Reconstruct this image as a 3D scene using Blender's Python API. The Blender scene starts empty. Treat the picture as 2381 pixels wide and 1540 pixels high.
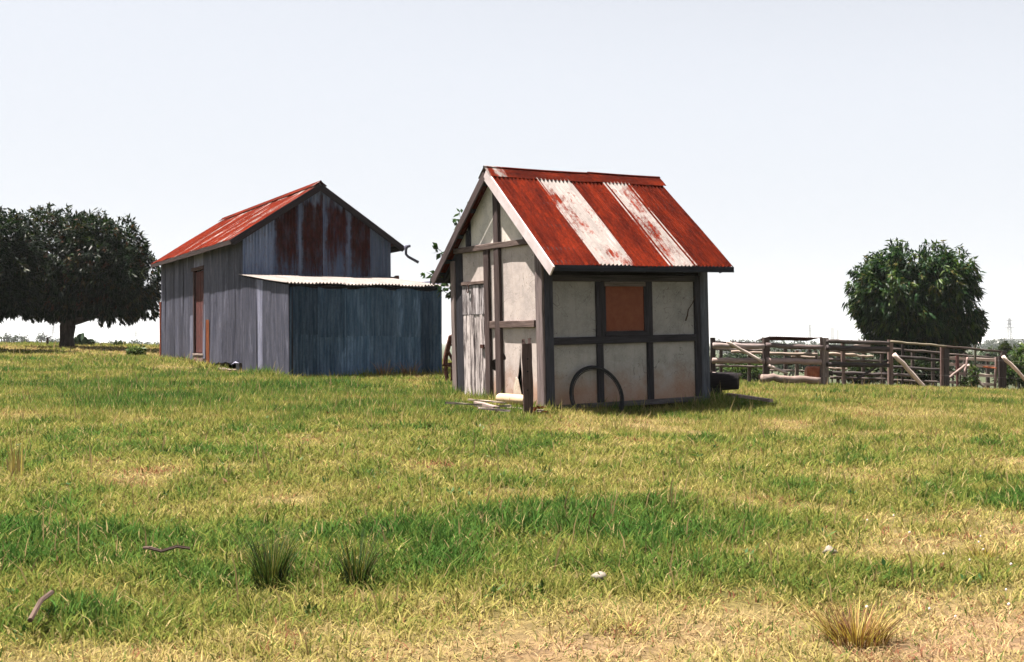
import bpy, math, random
import numpy as np
from mathutils import Matrix, Vector
rng = np.random.default_rng(7); random.seed(7)
scene = bpy.context.scene
C = scene.collection
rad = math.radians

# ------------------------------------------------------------------ camera, sky, sun, exposure
cd = bpy.data.cameras.new('camera'); cam = bpy.data.objects.new('camera', cd); C.objects.link(cam)
cd.sensor_width = 36; cd.lens = 36 * 2700 / 2380; cd.clip_start = .1; cd.clip_end = 40000
cam.location = (0, 0, 1.6); cam.rotation_euler = (rad(90 + .5305), 0, 0)
scene.camera = cam
SUN_EL, SUN_AZ = rad(70.0), rad(-82)          # azimuth measured from +Y towards +X: the sun is high on the left
sd = Vector((math.sin(SUN_AZ) * math.cos(SUN_EL), math.cos(SUN_AZ) * math.cos(SUN_EL), math.sin(SUN_EL)))
w = bpy.data.worlds.new('World'); scene.world = w; w.use_nodes = True
wn = w.node_tree; wn.nodes.clear()
sky = wn.nodes.new('ShaderNodeTexSky'); sky.sky_type = 'NISHITA'; sky.sun_disc = False
sky.sun_elevation = SUN_EL; sky.sun_rotation = SUN_AZ; sky.air_density = 1.0; sky.dust_density = 1.0; sky.ozone_density = 1.0
# milky haze: the low sky is evenly bright and only faintly blue
bw = wn.nodes.new('ShaderNodeRGBToBW'); cap = wn.nodes.new('ShaderNodeMath'); cap.operation = 'SMOOTH_MIN'; cap.inputs[1].default_value = 3.12; cap.inputs[2].default_value = .8
div = wn.nodes.new('ShaderNodeMath'); div.operation = 'DIVIDE'; scl = wn.nodes.new('ShaderNodeVectorMath'); scl.operation = 'SCALE'; tin = wn.nodes.new('ShaderNodeVectorMath'); tin.operation = 'SCALE'; tin.inputs[0].default_value = (.975, 1.0, 1.055)
hs = wn.nodes.new('ShaderNodeMix'); hs.data_type = 'RGBA'; hs.inputs['Factor'].default_value = .92
bg = wn.nodes.new('ShaderNodeBackground'); bg.inputs['Strength'].default_value = .057
wo = wn.nodes.new('ShaderNodeOutputWorld')
lk_ = wn.links.new; lk_(sky.outputs[0], bw.inputs[0]); lk_(bw.outputs[0], cap.inputs[0]); lk_(cap.outputs[0], div.inputs[0]); lk_(bw.outputs[0], div.inputs[1]); lk_(sky.outputs[0], scl.inputs[0]); lk_(div.outputs[0], scl.inputs['Scale']); lk_(cap.outputs[0], tin.inputs['Scale']); lk_(scl.outputs[0], hs.inputs[6]); lk_(tin.outputs[0], hs.inputs[7]); lk_(hs.outputs[2], bg.inputs[0]); wn.links.new(bg.outputs[0], wo.inputs[0])
sl = bpy.data.lights.new('sun', 'SUN'); sl.energy = 5.0; sl.angle = rad(.6); sl.color = (1.0, .93, .84)
so = bpy.data.objects.new('sun', sl); C.objects.link(so); so.rotation_euler = sd.to_track_quat('Z', 'Y').to_euler(); so.location = (-20, 0, 40)
scene.view_settings.view_transform = 'Standard'; scene.view_settings.look = 'None'
scene.view_settings.exposure = 2.25; scene.view_settings.gamma = 1.0
scene.cycles.max_bounces = 6; scene.cycles.diffuse_bounces = 3; scene.cycles.transparent_max_bounces = 8; scene.cycles.volume_bounces = 1
scene.cycles.use_denoising = True

# ------------------------------------------------------------------ materials
class NT:
    def __init__(s, name):
        s.m = bpy.data.materials.new(name); s.m.use_nodes = True; s.t = s.m.node_tree; s.t.nodes.clear()
        s.out = s.n('ShaderNodeOutputMaterial')
    def n(s, typ, **k):
        x = s.t.nodes.new(typ)
        for a, b in k.items(): setattr(x, a, b)
        return x
    def put(s, sock, v):
        if v is None: return
        if hasattr(v, 'is_linked') or isinstance(v, bpy.types.NodeSocket): s.t.links.new(v, sock)
        else:
            if hasattr(sock.default_value, '__len__') and not hasattr(v, '__len__'): v = (v,) * len(sock.default_value)
            if hasattr(v, '__len__') and len(v) == 3 and len(sock.default_value) == 4: v = (*v, 1)
            sock.default_value = v
    def math(s, op, a, b=None, c=None, clamp=False):
        x = s.n('ShaderNodeMath', operation=op, use_clamp=clamp)
        for i, v in enumerate((a, b, c)): s.put(x.inputs[i], v)
        return x.outputs[0]
    def vmath(s, op, a, b=None):
        x = s.n('ShaderNodeVectorMath', operation=op); s.put(x.inputs[0], a)
        if b is not None: s.put(x.inputs[1], b)
        return x.outputs[0]
    def mix(s, f, a, b, blend='MIX'):
        x = s.n('ShaderNodeMix', data_type='RGBA', blend_type=blend)
        s.put(x.inputs['Factor'], f); s.put(x.inputs[6], a); s.put(x.inputs[7], b)
        return x.outputs[2]
    def noise(s, vec, scale=5, detail=4, rough=.55, dist=0, color=False):
        x = s.n('ShaderNodeTexNoise'); s.put(x.inputs['Vector'], vec); x.inputs['Scale'].default_value = scale
        x.inputs['Detail'].default_value = detail; x.inputs['Roughness'].default_value = rough; x.inputs['Distortion'].default_value = dist
        return x.outputs['Color' if color else 'Fac']
    def ramp(s, f, lo, hi, smooth=True):
        x = s.n('ShaderNodeMapRange', interpolation_type='SMOOTHSTEP' if smooth else 'LINEAR', clamp=True) if smooth else s.n('ShaderNodeMapRange', clamp=True)
        s.put(x.inputs[0], f); x.inputs[1].default_value = lo; x.inputs[2].default_value = hi
        return x.outputs[0]
    def objinfo(s):
        x = s.n('ShaderNodeObjectInfo'); return x.outputs['Color'], x.outputs['Random']
    def uv(s): return s.n('ShaderNodeUVMap').outputs[0]
    def coord(s): return s.n('ShaderNodeTexCoord').outputs['Object']
    def comb(s, x, y, z):
        c = s.n('ShaderNodeCombineXYZ')
        for i, v in enumerate((x, y, z)): s.put(c.inputs[i], v)
        return c.outputs[0]
    def sep(s, v):
        c = s.n('ShaderNodeSeparateXYZ'); s.put(c.inputs[0], v); return c.outputs
    ALB = .74
    def bsdf(s, col, rough=.8, spec=.3, bump=None, bstr=.3, bdist=.01, metal=0):
        b = s.n('ShaderNodeBsdfPrincipled'); s.put(b.inputs['Base Color'], s.mix(1.0, col, (s.ALB,)*3, 'MULTIPLY')); s.put(b.inputs['Roughness'], rough)
        b.inputs['Specular IOR Level'].default_value = spec; s.put(b.inputs['Metallic'], metal)
        if bump is not None:
            n = s.n('ShaderNodeBump'); n.inputs['Strength'].default_value = bstr; n.inputs['Distance'].default_value = bdist
            s.put(n.inputs['Height'], bump); s.t.links.new(n.outputs[0], b.inputs['Normal'])
        s.t.links.new(b.outputs[0], s.out.inputs[0]); return b

def m_wood():
    # weathered timber; grain along V; the object's own colour tints it
    s = NT('weathered_timber'); col, rnd = s.objinfo(); u, v, _ = s.sep(s.uv())
    off = s.math('MULTIPLY', rnd, 37.0)
    g = s.noise(s.comb(s.math('MULTIPLY', u, 55), s.math('ADD', s.math('MULTIPLY', v, 2.2), off), off), 1, 5, .65, .4)
    p = s.noise(s.comb(s.math('MULTIPLY', u, 6), s.math('ADD', s.math('MULTIPLY', v, 1.6), off), off), 1, 4, .6)
    k = s.noise(s.comb(s.math('MULTIPLY', u, 130), s.math('MULTIPLY', v, 3.0), off), 1, 2, .5)
    c = s.mix(s.ramp(g, .3, .72), (.10, .085, .08), (.36, .32, .30))
    c = s.mix(s.ramp(p, .35, .75), c, (.25, .21, .19))
    c = s.mix(s.math('MULTIPLY', s.ramp(k, .62, .70), .7), c, (.035, .03, .028))
    c = s.mix(1.0, c, col, 'MULTIPLY')
    s.bsdf(c, .9, .05, g, .6, .006); return s.m
def m_paintwood():
    s = NT('flaking_paint_timber'); col, rnd = s.objinfo(); u, v, _ = s.sep(s.uv()); off = s.math('MULTIPLY', rnd, 53.0)
    g = s.noise(s.comb(s.math('MULTIPLY', u, 45), s.math('ADD', s.math('MULTIPLY', v, 1.6), off), off), 1, 5, .6, .3)
    p = s.noise(s.comb(s.math('MULTIPLY', u, 9), s.math('ADD', s.math('MULTIPLY', v, 2.4), off), off), 1, 5, .65)
    f = s.ramp(s.math('ADD', s.math('MULTIPLY', g, .5), s.math('MULTIPLY', p, .6)), .46, .60)
    wood = s.mix(s.ramp(g, .3, .7), (.04, .032, .034), (.17, .14, .14))
    c = s.mix(f, wood, s.mix(1.0, (.56, .51, .50), col, 'MULTIPLY'))
    s.bsdf(c, .85, .08, g, .5, .005); return s.m
def m_panel():
    # pale wall sheeting: mottled, rain-streaked, soil splash near the ground (object z)
    s = NT('pale_wall_sheet'); col, rnd = s.objinfo(); o = s.coord(); x, y, z = s.sep(o)
    n1 = s.noise(o, 3.2, 5, .6); n2 = s.noise(s.comb(s.math('MULTIPLY', x, 14), s.math('MULTIPLY', y, 14), s.math('MULTIPLY', z, 1.1)), 1, 4, .6)
    n3 = s.noise(o, 38, 4, .7)
    c = s.mix(s.ramp(n1, .35, .68), (.76, .70, .62), (.56, .52, .47))
    c = s.mix(s.math('MULTIPLY', s.ramp(n2, .50, .76), .38), c, (.40, .36, .32))
    c = s.mix(s.math('MULTIPLY', s.ramp(n3, .48, .66), .6), c, (.78, .75, .70))
    ck = s.noise(s.vmath('ADD', o, (3.7, 1.1, 0.4)), 2.1, 3, .5, 1.2); c = s.mix(s.math('MULTIPLY', s.math('LESS_THAN', s.math('ABSOLUTE', s.math('SUBTRACT', ck, .5)), .0035), .5), c, (.12, .10, .09))
    c = s.mix(s.math('MULTIPLY', s.ramp(n3, .30, .42), .0), c, (.3, .28, .25))
    sp = s.ramp(s.math('ADD', z, s.math('MULTIPLY', s.math('SUBTRACT', n1, .5), -.9)), .62, -.05)
    c = s.mix(1.0, c, col, 'MULTIPLY')
    c = s.mix(s.math('MULTIPLY', sp, .62), c, (.36, .17, .085))
    s.bsdf(c, .9, .06, n3, .25, .004); return s.m
def m_iron(name='corrugated_iron', z0=(.26, .27, .385), z1=(.47, .47, .61), zd=(.30, .27, .26)):
    # corrugated iron: object colour r = rust amount, g = tone of the zinc, b = rust brightness; U metres across, V metres down the sheet
    s = NT(name); col, rnd = s.objinfo(); r, g, b = s.sep(col); u, v, _ = s.sep(s.uv()); off = s.math('MULTIPLY', rnd, 71.0)
    st = s.noise(s.comb(s.math('ADD', s.math('MULTIPLY', u, 16), off), s.math('MULTIPLY', v, 1.1), off), 1, 5, .62, .2)
    bl = s.noise(s.comb(s.math('ADD', s.math('MULTIPLY', u, 2.4), off), s.math('MULTIPLY', v, 1.5), off), 1, 4, .6)
    fi = s.noise(s.comb(s.math('ADD', s.math('MULTIPLY', u, 38), off), s.math('MULTIPLY', v, 14), off), 1, 5, .7, .6)
    mk = s.math('ADD', s.math('ADD', s.math('MULTIPLY', st, .50), s.math('MULTIPLY', bl, .7)), s.math('MULTIPLY', fi, .34))
    mk = s.math('SUBTRACT', mk, s.math('MULTIPLY', s.ramp(v, .42, .0), s.math('MULTIPLY', s.ramp(fi, .4, .6), .42)))
    mk = s.ramp(s.math('ADD', mk, s.math('MULTIPLY', s.math('SUBTRACT', r, .5), 1.3)), .72, .90)
    zinc = s.mix(s.ramp(st, .3, .7), z0, z1)
    zinc = s.mix(s.math('MULTIPLY', s.ramp(fi, .48, .62), .35), zinc, zd)
    wz = s.noise(s.comb(s.math('ADD', s.math('MULTIPLY', u, 5.5), off), s.math('MULTIPLY', v, .8), s.math('ADD', off, 9.0)), 1, 5, .7, .3)
    zinc = s.mix(s.ramp(wz, .54, .74), zinc, s.mix(1.0, z1, (1.5, 1.5, 1.5), 'MULTIPLY')); zinc = s.mix(s.math('MULTIPLY', s.ramp(wz, .44, .30), .55), zinc, s.mix(1.0, z0, (.5, .5, .5), 'MULTIPLY'))
    zinc = s.mix(1.0, zinc, s.comb(g, g, g), 'MULTIPLY')
    rust = s.mix(s.ramp(s.math('ADD', s.math('MULTIPLY', fi, .5), s.math('MULTIPLY', st, .5)), .34, .66), (.050, .0042, .0018), (.165, .0145, .0040))
    rust = s.mix(1.0, rust, s.comb(b, b, b), 'MULTIPLY'); rust = s.mix(s.ramp(s.noise(s.comb(s.math('ADD', s.math('MULTIPLY', u, 3.5), off), s.math('MULTIPLY', v, 1.4), s.math('ADD', off, 21.0)), 1, 6, .7, .4), .36, .62), s.mix(1.0, rust, (.55, .62, .8), 'MULTIPLY'), s.mix(1.0, rust, (1.08, 1.25, 1.2), 'MULTIPLY'))
    c = s.mix(mk, zinc, rust)
    s.bsdf(c, s.mix(mk, (.6,) * 3, (.95,) * 3), .03, fi, .2, .002); return s.m
def m_gable_iron():
    # gable sheets: rust starts under the rake and runs down in streaks; object colour r = how far down it runs (m), b = rust brightness
    s = NT('gable_iron'); col, rnd = s.objinfo(); r, g, b = s.sep(col); u, v, _ = s.sep(s.uv()); off = s.math('MULTIPLY', rnd, 71.0)
    st = s.noise(s.comb(s.math('ADD', s.math('MULTIPLY', u, 13), off), s.math('MULTIPLY', v, .7), off), 1, 5, .62, .2)
    fi = s.noise(s.comb(s.math('ADD', s.math('MULTIPLY', u, 30), off), s.math('MULTIPLY', v, 9), off), 1, 5, .7, .6)
    run = s.math('ADD', s.math('SUBTRACT', s.math('MULTIPLY', r, 4.0), v), s.math('ADD', s.math('MULTIPLY', s.math('SUBTRACT', st, .5), 2.4), s.math('MULTIPLY', s.math('SUBTRACT', fi, .5), .9)))
    un = s.math('ADD', u, s.math('MULTIPLY', s.math('SUBTRACT', s.noise(s.comb(s.math('MULTIPLY', u, 4), s.math('ADD', s.math('MULTIPLY', v, 2.6), off), off), 1, 5, .7), .5), .22)); edge = s.math('MULTIPLY', s.ramp(un, .03, .12), s.ramp(un, .68, .56))
    top = s.ramp(s.math('ADD', v, s.math('MULTIPLY', s.math('SUBTRACT', s.noise(s.comb(s.math('ADD', s.math('MULTIPLY', u, 8), off), s.math('MULTIPLY', v, 1.5), off), 1, 4, .6), .5), 1.6)), .10, .55)
    pt = s.ramp(s.noise(s.comb(s.math('ADD', s.math('MULTIPLY', u, 9), off), s.math('MULTIPLY', v, 2.2), s.math('ADD', off, 4.0)), 1, 5, .75), .34, .52)
    mk = s.math('MULTIPLY', s.math('MULTIPLY', s.ramp(run, -.35, .7), edge), s.math('MULTIPLY', top, s.math('ADD', .80, s.math('MULTIPLY', pt, .20))))
    zinc = s.mix(s.ramp(st, .3, .7), (.20, .28, .46), (.44, .53, .74))
    zinc = s.mix(s.math('MULTIPLY', s.ramp(fi, .52, .64), .4), zinc, (.27, .17, .14))
    zinc = s.mix(1.0, zinc, s.comb(g, g, g), 'MULTIPLY')
    rust = s.mix(s.ramp(fi, .34, .66), (.030, .006, .007), (.12, .022, .017))
    rust = s.mix(1.0, rust, s.comb(b, b, b), 'MULTIPLY')
    s.bsdf(s.mix(mk, zinc, rust), .8, .06, fi, .2, .002); return s.m
def m_plain(name, base, dark, scale=6, rough=.85, spec=.2, bs=.3):
    s = NT(name); col, rnd = s.objinfo(); o = s.vmath('ADD', s.coord(), s.comb(s.math('MULTIPLY', rnd, 40), 0, 0))
    n = s.noise(o, scale, 6, .65, .3)
    c = s.mix(s.ramp(n, .32, .68), dark, base); c = s.mix(1.0, c, col, 'MULTIPLY')
    s.bsdf(c, rough, spec, n, bs, .01); return s.m
def m_bark():
    s = NT('bark'); o = s.coord(); x, y, z = s.sep(o)
    n = s.noise(s.comb(s.math('MULTIPLY', x, 9), s.math('MULTIPLY', y, 9), s.math('MULTIPLY', z, 2)), 1, 6, .7, .5)
    s.bsdf(s.mix(s.ramp(n, .3, .7), (.02, .016, .013), (.10, .08, .065)), .95, .1, n, .8, .03); return s.m
def m_leaf(name, rough=.45, trans=.22):
    s = NT(name); a = s.n('ShaderNodeAttribute', attribute_name='tint').outputs['Color']
    b = s.n('ShaderNodeBsdfPrincipled'); s.put(b.inputs['Base Color'], a); b.inputs['Roughness'].default_value = rough
    b.inputs['Specular IOR Level'].default_value = .09
    t = s.n('ShaderNodeBsdfTranslucent'); s.put(t.inputs[0], s.mix(1.0, a, (1.3, 1.5, .6), 'MULTIPLY'))
    mx = s.n('ShaderNodeMixShader'); mx.inputs[0].default_value = trans
    s.t.links.new(b.outputs[0], mx.inputs[1]); s.t.links.new(t.outputs[0], mx.inputs[2]); s.t.links.new(mx.outputs[0], s.out.inputs[0]); return s.m
def m_grass():
    s = NT('grass_blades'); c = s.n('ShaderNodeAttribute', attribute_name='tint').outputs['Color']
    d = s.n('ShaderNodeBsdfDiffuse'); s.put(d.inputs[0], c); t = s.n('ShaderNodeBsdfTranslucent'); s.put(t.inputs[0], c)
    mx = s.n('ShaderNodeMixShader'); mx.inputs[0].default_value = .48
    s.t.links.new(d.outputs[0], mx.inputs[1]); s.t.links.new(t.outputs[0], mx.inputs[2]); s.t.links.new(mx.outputs[0], s.out.inputs[0]); return s.m
def m_ground():
    s = NT('paddock_ground'); o = s.coord(); a = s.n('ShaderNodeAttribute', attribute_name='tint').outputs['Color']
    n = s.noise(o, .9, 6, .65); f = s.noise(o, 14, 5, .7)
    c = s.mix(s.ramp(f, .3, .7), (.55,) * 3, (1.25,) * 3); c = s.mix(1.0, c, a, 'MULTIPLY')
    c = s.mix(s.math('MULTIPLY', s.ramp(n, .5, .75), .35), c, (.15, .10, .06))
    s.bsdf(c, .95, .1, f, .8, .03); return s.m

WOOD = m_wood(); PAINT = m_paintwood(); PANEL = m_panel(); IRON = m_iron(); ROOFIRON = m_iron('roof_iron', (.46, .40, .38), (.66, .58, .55)); BLUEIRON = m_iron('blue_grey_iron', (.075, .145, .25), (.20, .30, .45), (.06, .10, .17)); GIRON = m_gable_iron(); BARK = m_bark()
LEAF = m_leaf('leaves'); DULL = m_leaf('dry_leaves', .7, .3); GRASS = m_grass(); GROUND = m_ground()
RUBBER = m_plain('old_rubber', (.016, .017, .02), (.008, .008, .01), 14, .75)
BOARD = m_plain('faded_board', (.62, .19, .08), (.48, .13, .055), 9, .8)
RUSTY = m_plain('rusty_iron', (.16, .06, .04), (.06, .025, .02), 18, .9)
OLDPAINT = m_plain('old_paint', (.62, .53, .54), (.50, .43, .43), 5, .7, .1); PALE = m_plain('pale_fill', (.55, .42, .27), (.44, .32, .2), 5, .8)
STONE = m_plain('pale_stone', (.62, .55, .46), (.40, .34, .28), 12, .9)
DOORRED = m_plain('oxide_door', (.115, .030, .026), (.06, .018, .018), 7, .8)
ORANGE = m_plain('orange_paint', (.62, .20, .08), (.42, .10, .04), 5, .6)
BUILD = m_plain('far_render', (.5, .5, .5), (.42, .42, .43), .05, .9, .1, 0)
STEEL = m_plain('far_steel', (.22, .23, .25), (.16, .17, .19), .3, .7, .2, 0)

# ------------------------------------------------------------------ mesh helpers
class MB:
    def __init__(s): s.v = []; s.f = []; s.uv = []
    def add(s, vs, fs, uvs=None):
        b = len(s.v); s.v += [tuple(map(float, p)) for p in vs]
        for i, f in enumerate(fs):
            s.f.append([b + j for j in f]); s.uv.append(uvs[i] if uvs else [(0, 0)] * len(f))
        return s
    def beam(s, p0, p1, w, d, up=(0, 0, 1), seg=3, jit=.004, taper=1.0, bow=0):
        # squared timber from p0 to p1; w across, d towards 'up'
        p0, p1 = np.array(p0, float), np.array(p1, float); a = p1 - p0; L = np.linalg.norm(a); a = a / L
        up = np.array(up, float); sx = np.cross(a, up); sx /= np.linalg.norm(sx); u = np.cross(sx, a)
        vs = []; c = min(w, d) * .08; v0 = random.uniform(0, 9)
        prof = [(-w/2 + c, -d/2), (w/2 - c, -d/2), (w/2, -d/2 + c), (w/2, d/2 - c), (w/2 - c, d/2), (-w/2 + c, d/2), (-w/2, d/2 - c), (-w/2, -d/2 + c)]
        per = [0]
        for i in range(8): per.append(per[-1] + math.dist(prof[i], prof[(i + 1) % 8]))
        for k in range(seg + 1):
            t = k / seg; tp = 1 + (taper - 1) * t; q = p0 + a * L * t + u * bow * math.sin(t * math.pi)
            for (x, y) in prof:
                vs.append(q + sx * (x * tp + random.uniform(-jit, jit)) + u * (y * tp + random.uniform(-jit, jit)))
        fs, us = [], []
        for k in range(seg):
            for i in range(8):
                j = (i + 1) % 8; fs.append([k*8+i, k*8+j, (k+1)*8+j, (k+1)*8+i])
                t0, t1 = v0 + L * k / seg, v0 + L * (k + 1) / seg
                us.append([(per[i], t0), (per[i+1], t0), (per[i+1], t1), (per[i], t1)])
        fs.append(list(range(7, -1, -1))); us.append([(prof[i][0], prof[i][1] * .2) for i in range(7, -1, -1)])
        fs.append([seg*8+i for i in range(8)]); us.append([(prof[i][0], prof[i][1] * .2 + 1) for i in range(8)])
        return s.add(vs, fs, us)
    def box(s, x0, x1, y0, y1, z0, z1, axis='z', jit=.003, seg=3):
        if axis == 'z': return s.beam(((x0+x1)/2, (y0+y1)/2, z0), ((x0+x1)/2, (y0+y1)/2, z1), abs(y1-y0), abs(x1-x0), (1, 0, 0), seg, jit)
        if axis == 'x': return s.beam((x0, (y0+y1)/2, (z0+z1)/2), (x1, (y0+y1)/2, (z0+z1)/2), abs(y1-y0), abs(z1-z0), (0, 0, 1), seg, jit)
        return s.beam(((x0+x1)/2, y0, (z0+z1)/2), ((x0+x1)/2, y1, (z0+z1)/2), abs(x1-x0), abs(z1-z0), (0, 0, 1), seg, jit)
    def tube(s, pts, rs, n=8, jit=0, cap=True):
        pts = [np.array(p, float) for p in pts]; rings = []; v0 = random.uniform(0, 9); ln = 0; vs, fs, us = [], [], []
        prev = None
        for k, p in enumerate(pts):
            a = pts[min(k + 1, len(pts) - 1)] - pts[max(k - 1, 0)]; a /= np.linalg.norm(a) + 1e-9
            h = np.array([0, 0, 1.]) if abs(a[2]) < .9 else np.array([1., 0, 0])
            if prev is None: x = np.cross(a, h)
            else: x = prev - a * prev.dot(a)
            x /= np.linalg.norm(x); y = np.cross(a, x); prev = x
            r = rs[k] if hasattr(rs, '__len__') else rs
            if k: ln += np.linalg.norm(p - pts[k-1])
            for i in range(n):
                th = 2 * math.pi * i / n; rr = r * (1 + random.uniform(-jit, jit)); vs.append(p + (x * math.cos(th) + y * math.sin(th)) * rr)
            rings.append(ln)
            if k:
                for i in range(n):
                    j = (i + 1) % n; fs.append([(k-1)*n+i, (k-1)*n+j, k*n+j, k*n+i]); cc = 2 * math.pi * r / n
                    us.append([(cc*i, v0+rings[k-1]), (cc*(i+1), v0+rings[k-1]), (cc*(i+1), v0+ln), (cc*i, v0+ln)])
        if cap:
            fs.append(list(range(n - 1, -1, -1))); us.append([(.03 * math.cos(i), .03 * math.sin(i)) for i in range(n)])
            b = (len(pts) - 1) * n; fs.append([b + i for i in range(n)]); us.append([(.03 * math.cos(i), .03 * math.sin(i)) for i in range(n)])
        return s.add(vs, fs, us)
    def slab(s, poly, o, U, V, N, th):
        # polygon given in (u, v), extruded by th along N
        o, U, V, N = (np.array(q, float) for q in (o, U, V, N)); n = len(poly)
        vs = [o + U*a + V*b for a, b in poly] + [o + U*a + V*b - N*th for a, b in poly]
        fs = [list(range(n)), list(range(2*n - 1, n - 1, -1))]; us = [[tuple(p) for p in poly], [tuple(p) for p in poly[::-1]]]
        for i in range(n):
            j = (i + 1) % n; fs.append([i, n + i, n + j, j]); us.append([(0, 0), (0, th), (.1, th), (.1, 0)])
        return s.add(vs, fs, us)
    def sheet(s, o, U, V, N, wd, ln, top=None, bot=None, amp=.0095, pitch=.076, per=6, rows=2, wob=.006):
        # corrugated sheet: U across, V down, N outwards
        o, U, V, N = (np.array(q, float) for q in (o, U, V, N)); k = max(2, int(round(wd / pitch * per)))
        vs, fs, us = [], [], []; ph = random.uniform(0, 6.28)
        for j in range(rows + 1):
            for i in range(k + 1):
                u = wd * i / k; t = top(u) if top else 0.; b = (bot(u) if bot else ln); v = t + (b - t) * j / rows
                d = amp * math.sin(2 * math.pi * u / pitch) + wob * math.sin(ph + 3 * u + 2.1 * v)
                vs.append(o + U*u + V*v + N*d)
        for j in range(rows):
            for i in range(k):
                a = j*(k+1)+i; q = [a, a + k + 1, a + k + 2, a + 1]; fs.append(q)
                us.append([(wd * (x % (k+1)) / k, (np.array(vs[x]) - o).dot(V)) for x in q])
        return s.add(vs, fs, us)
    def build(s, name, mat, parent=None, color=None, smooth=False, **tags):
        me = bpy.data.meshes.new(name); me.from_pydata(s.v, [], s.f); me.materials.append(mat)
        uvl = me.uv_layers.new(name='UVMap'); uvl.data.foreach_set('uv', np.array([c for f in s.uv for p in f for c in p], np.float32))
        if smooth: me.polygons.foreach_set('use_smooth', [True] * len(me.polygons))
        me.update(); return obj(name, me, parent, color, **tags)
def obj(name, data, parent=None, color=None, label=None, category=None, group=None, kind=None):
    o = bpy.data.objects.new(name, data); C.objects.link(o); o.parent = parent
    if color is not None: o.color = (*color, 1) if hasattr(color, '__len__') else (color, color, color, 1)
    for k, v in (('label', label), ('category', category), ('group', group), ('kind', kind)):
        if v: o[k] = v
    return o
def thing(name, label, category, M=None, group=None, kind=None):
    o = obj(name, None, label=label, category=category, group=group, kind=kind); o.empty_display_size = .2
    if M is not None: o.matrix_world = M
    return o
def rot_frame(loc, yaw, tx=0, ty=0):
    return Matrix.Translation(loc) @ Matrix.Rotation(yaw, 4, 'Z') @ Matrix.Rotation(tx, 4, 'X') @ Matrix.Rotation(ty, 4, 'Y')
PT = math.atan(25 / 2700)
def W(x, y, Y):
    # pixel position (x, y) at an assumed distance Y -> world coordinates
    a, b = (x - 1190) / 2700, -(y - 770) / 2700
    dy = math.cos(PT) - b * math.sin(PT); dz = math.sin(PT) + b * math.cos(PT)
    return np.array([a / dy * Y, Y, 1.6 + dz / dy * Y])

# ------------------------------------------------------------------ terrain
CP = np.array([(0,0,0),(-5,0,0),(5,0,0),(-12,2,.05),(12,2,-.05),(0,6,.05),(-5,6,.08),(5,6,.05),(-6,12,.35),(0,12,.33),(6,12,.28),
 (.5,17.5,.60),(-.94,19.9,.65),(3.2,19.2,.58),(1.8,21.5,.66),(1.9,17.9,.46),(2.6,17.6,.45),(1.0,17.0,.52),(8,18,.5),(14,18,.38),(6.3,36,.22),(11.5,36,.20),(15.2,37,.0),(20,37,-.12),
 (-4.57,23.9,.85),(-1.54,25.5,.87),(-6.2,26.9,.82),(-7.0,28.5,.90),(-8.5,31,1.04),(-10.5,34.8,1.10),(-3,29,.9),(-7,36.5,1.0),(-14,25,.98),(-10,20,.74),
 (-15.5,40,1.38),(-21,44,1.42),(-30,40,1.4),(0,30,.85),(0,40,.7),(6,28,.52),(-15,52,1.38),(0,55,.4),(12,50,-.2),(22,52,-.7),(30,30,-.1),(-30,20,.8)])
def tps_fit():
    n = len(CP); d = np.linalg.norm(CP[:, None, :2] - CP[None, :, :2], axis=2); K = np.where(d > 0, d*d*np.log(d + 1e-9), 0) + np.eye(n) * .5
    P = np.c_[np.ones(n), CP[:, :2]]; A = np.zeros((n+3, n+3)); A[:n, :n] = K; A[:n, n:] = P; A[n:, :n] = P.T
    return np.linalg.solve(A, np.r_[CP[:, 2], 0, 0, 0])
TW = tps_fit()
def vnoise(x, y, seed=0):
    x = np.asarray(x, float); y = np.asarray(y, float); xi = np.floor(x); yi = np.floor(y); fx = x - xi; fy = y - yi
    fx = fx*fx*(3-2*fx); fy = fy*fy*(3-2*fy)
    def h(a, b): v = np.sin(a*127.1 + b*311.7 + seed*74.7) * 43758.5453; return v - np.floor(v)
    return (h(xi, yi)*(1-fx) + h(xi+1, yi)*fx)*(1-fy) + (h(xi, yi+1)*(1-fx) + h(xi+1, yi+1)*fx)*fy
def fbm(x, y, seed=0, o=4):
    s = 0; a = .5; t = 0
    for i in range(o): s = s + a*vnoise(x*2**i, y*2**i, seed+i*13); t += a; a *= .55
    return s / t
def height(x, y):
    x = np.asarray(x, float); y = np.asarray(y, float); sh = x.shape; xf, yf = x.ravel(), y.ravel()
    xc, yc = np.clip(xf, -32, 32), np.clip(yf, -4, 56); z = TW[-3] + TW[-2]*xc + TW[-1]*yc
    for i in range(len(CP)):
        r2 = (xc-CP[i, 0])**2 + (yc-CP[i, 1])**2; z = z + TW[i] * .5*r2*np.log(r2 + 1e-9)
    z = z + (fbm(xf*.6, yf*.6, 3) - .5)*.10 + (fbm(xf*2.2, yf*2.2, 9, 2) - .5)*.035
    far = np.clip((np.maximum(yf - 50, np.abs(xf) - 34)) / 90, 0, 1); far = far*far*(3-2*far)
    return (z*(1-far) + (-6.5)*far).reshape(sh)
def hz(x, y): return float(height(np.array([x]), np.array([y]))[0])
def spread(a, b, step, outs):
    c = list(np.arange(a, b + 1e-6, step)); l, r = [a], [b]
    s_ = step
    while l[-1] > outs[0]: s_ *= 1.25; l.append(l[-1] - s_)
    s_ = step
    while r[-1] < outs[1]: s_ *= 1.25; r.append(r[-1] + s_)
    return np.array(sorted(l[1:]) + c + r[1:])

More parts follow.
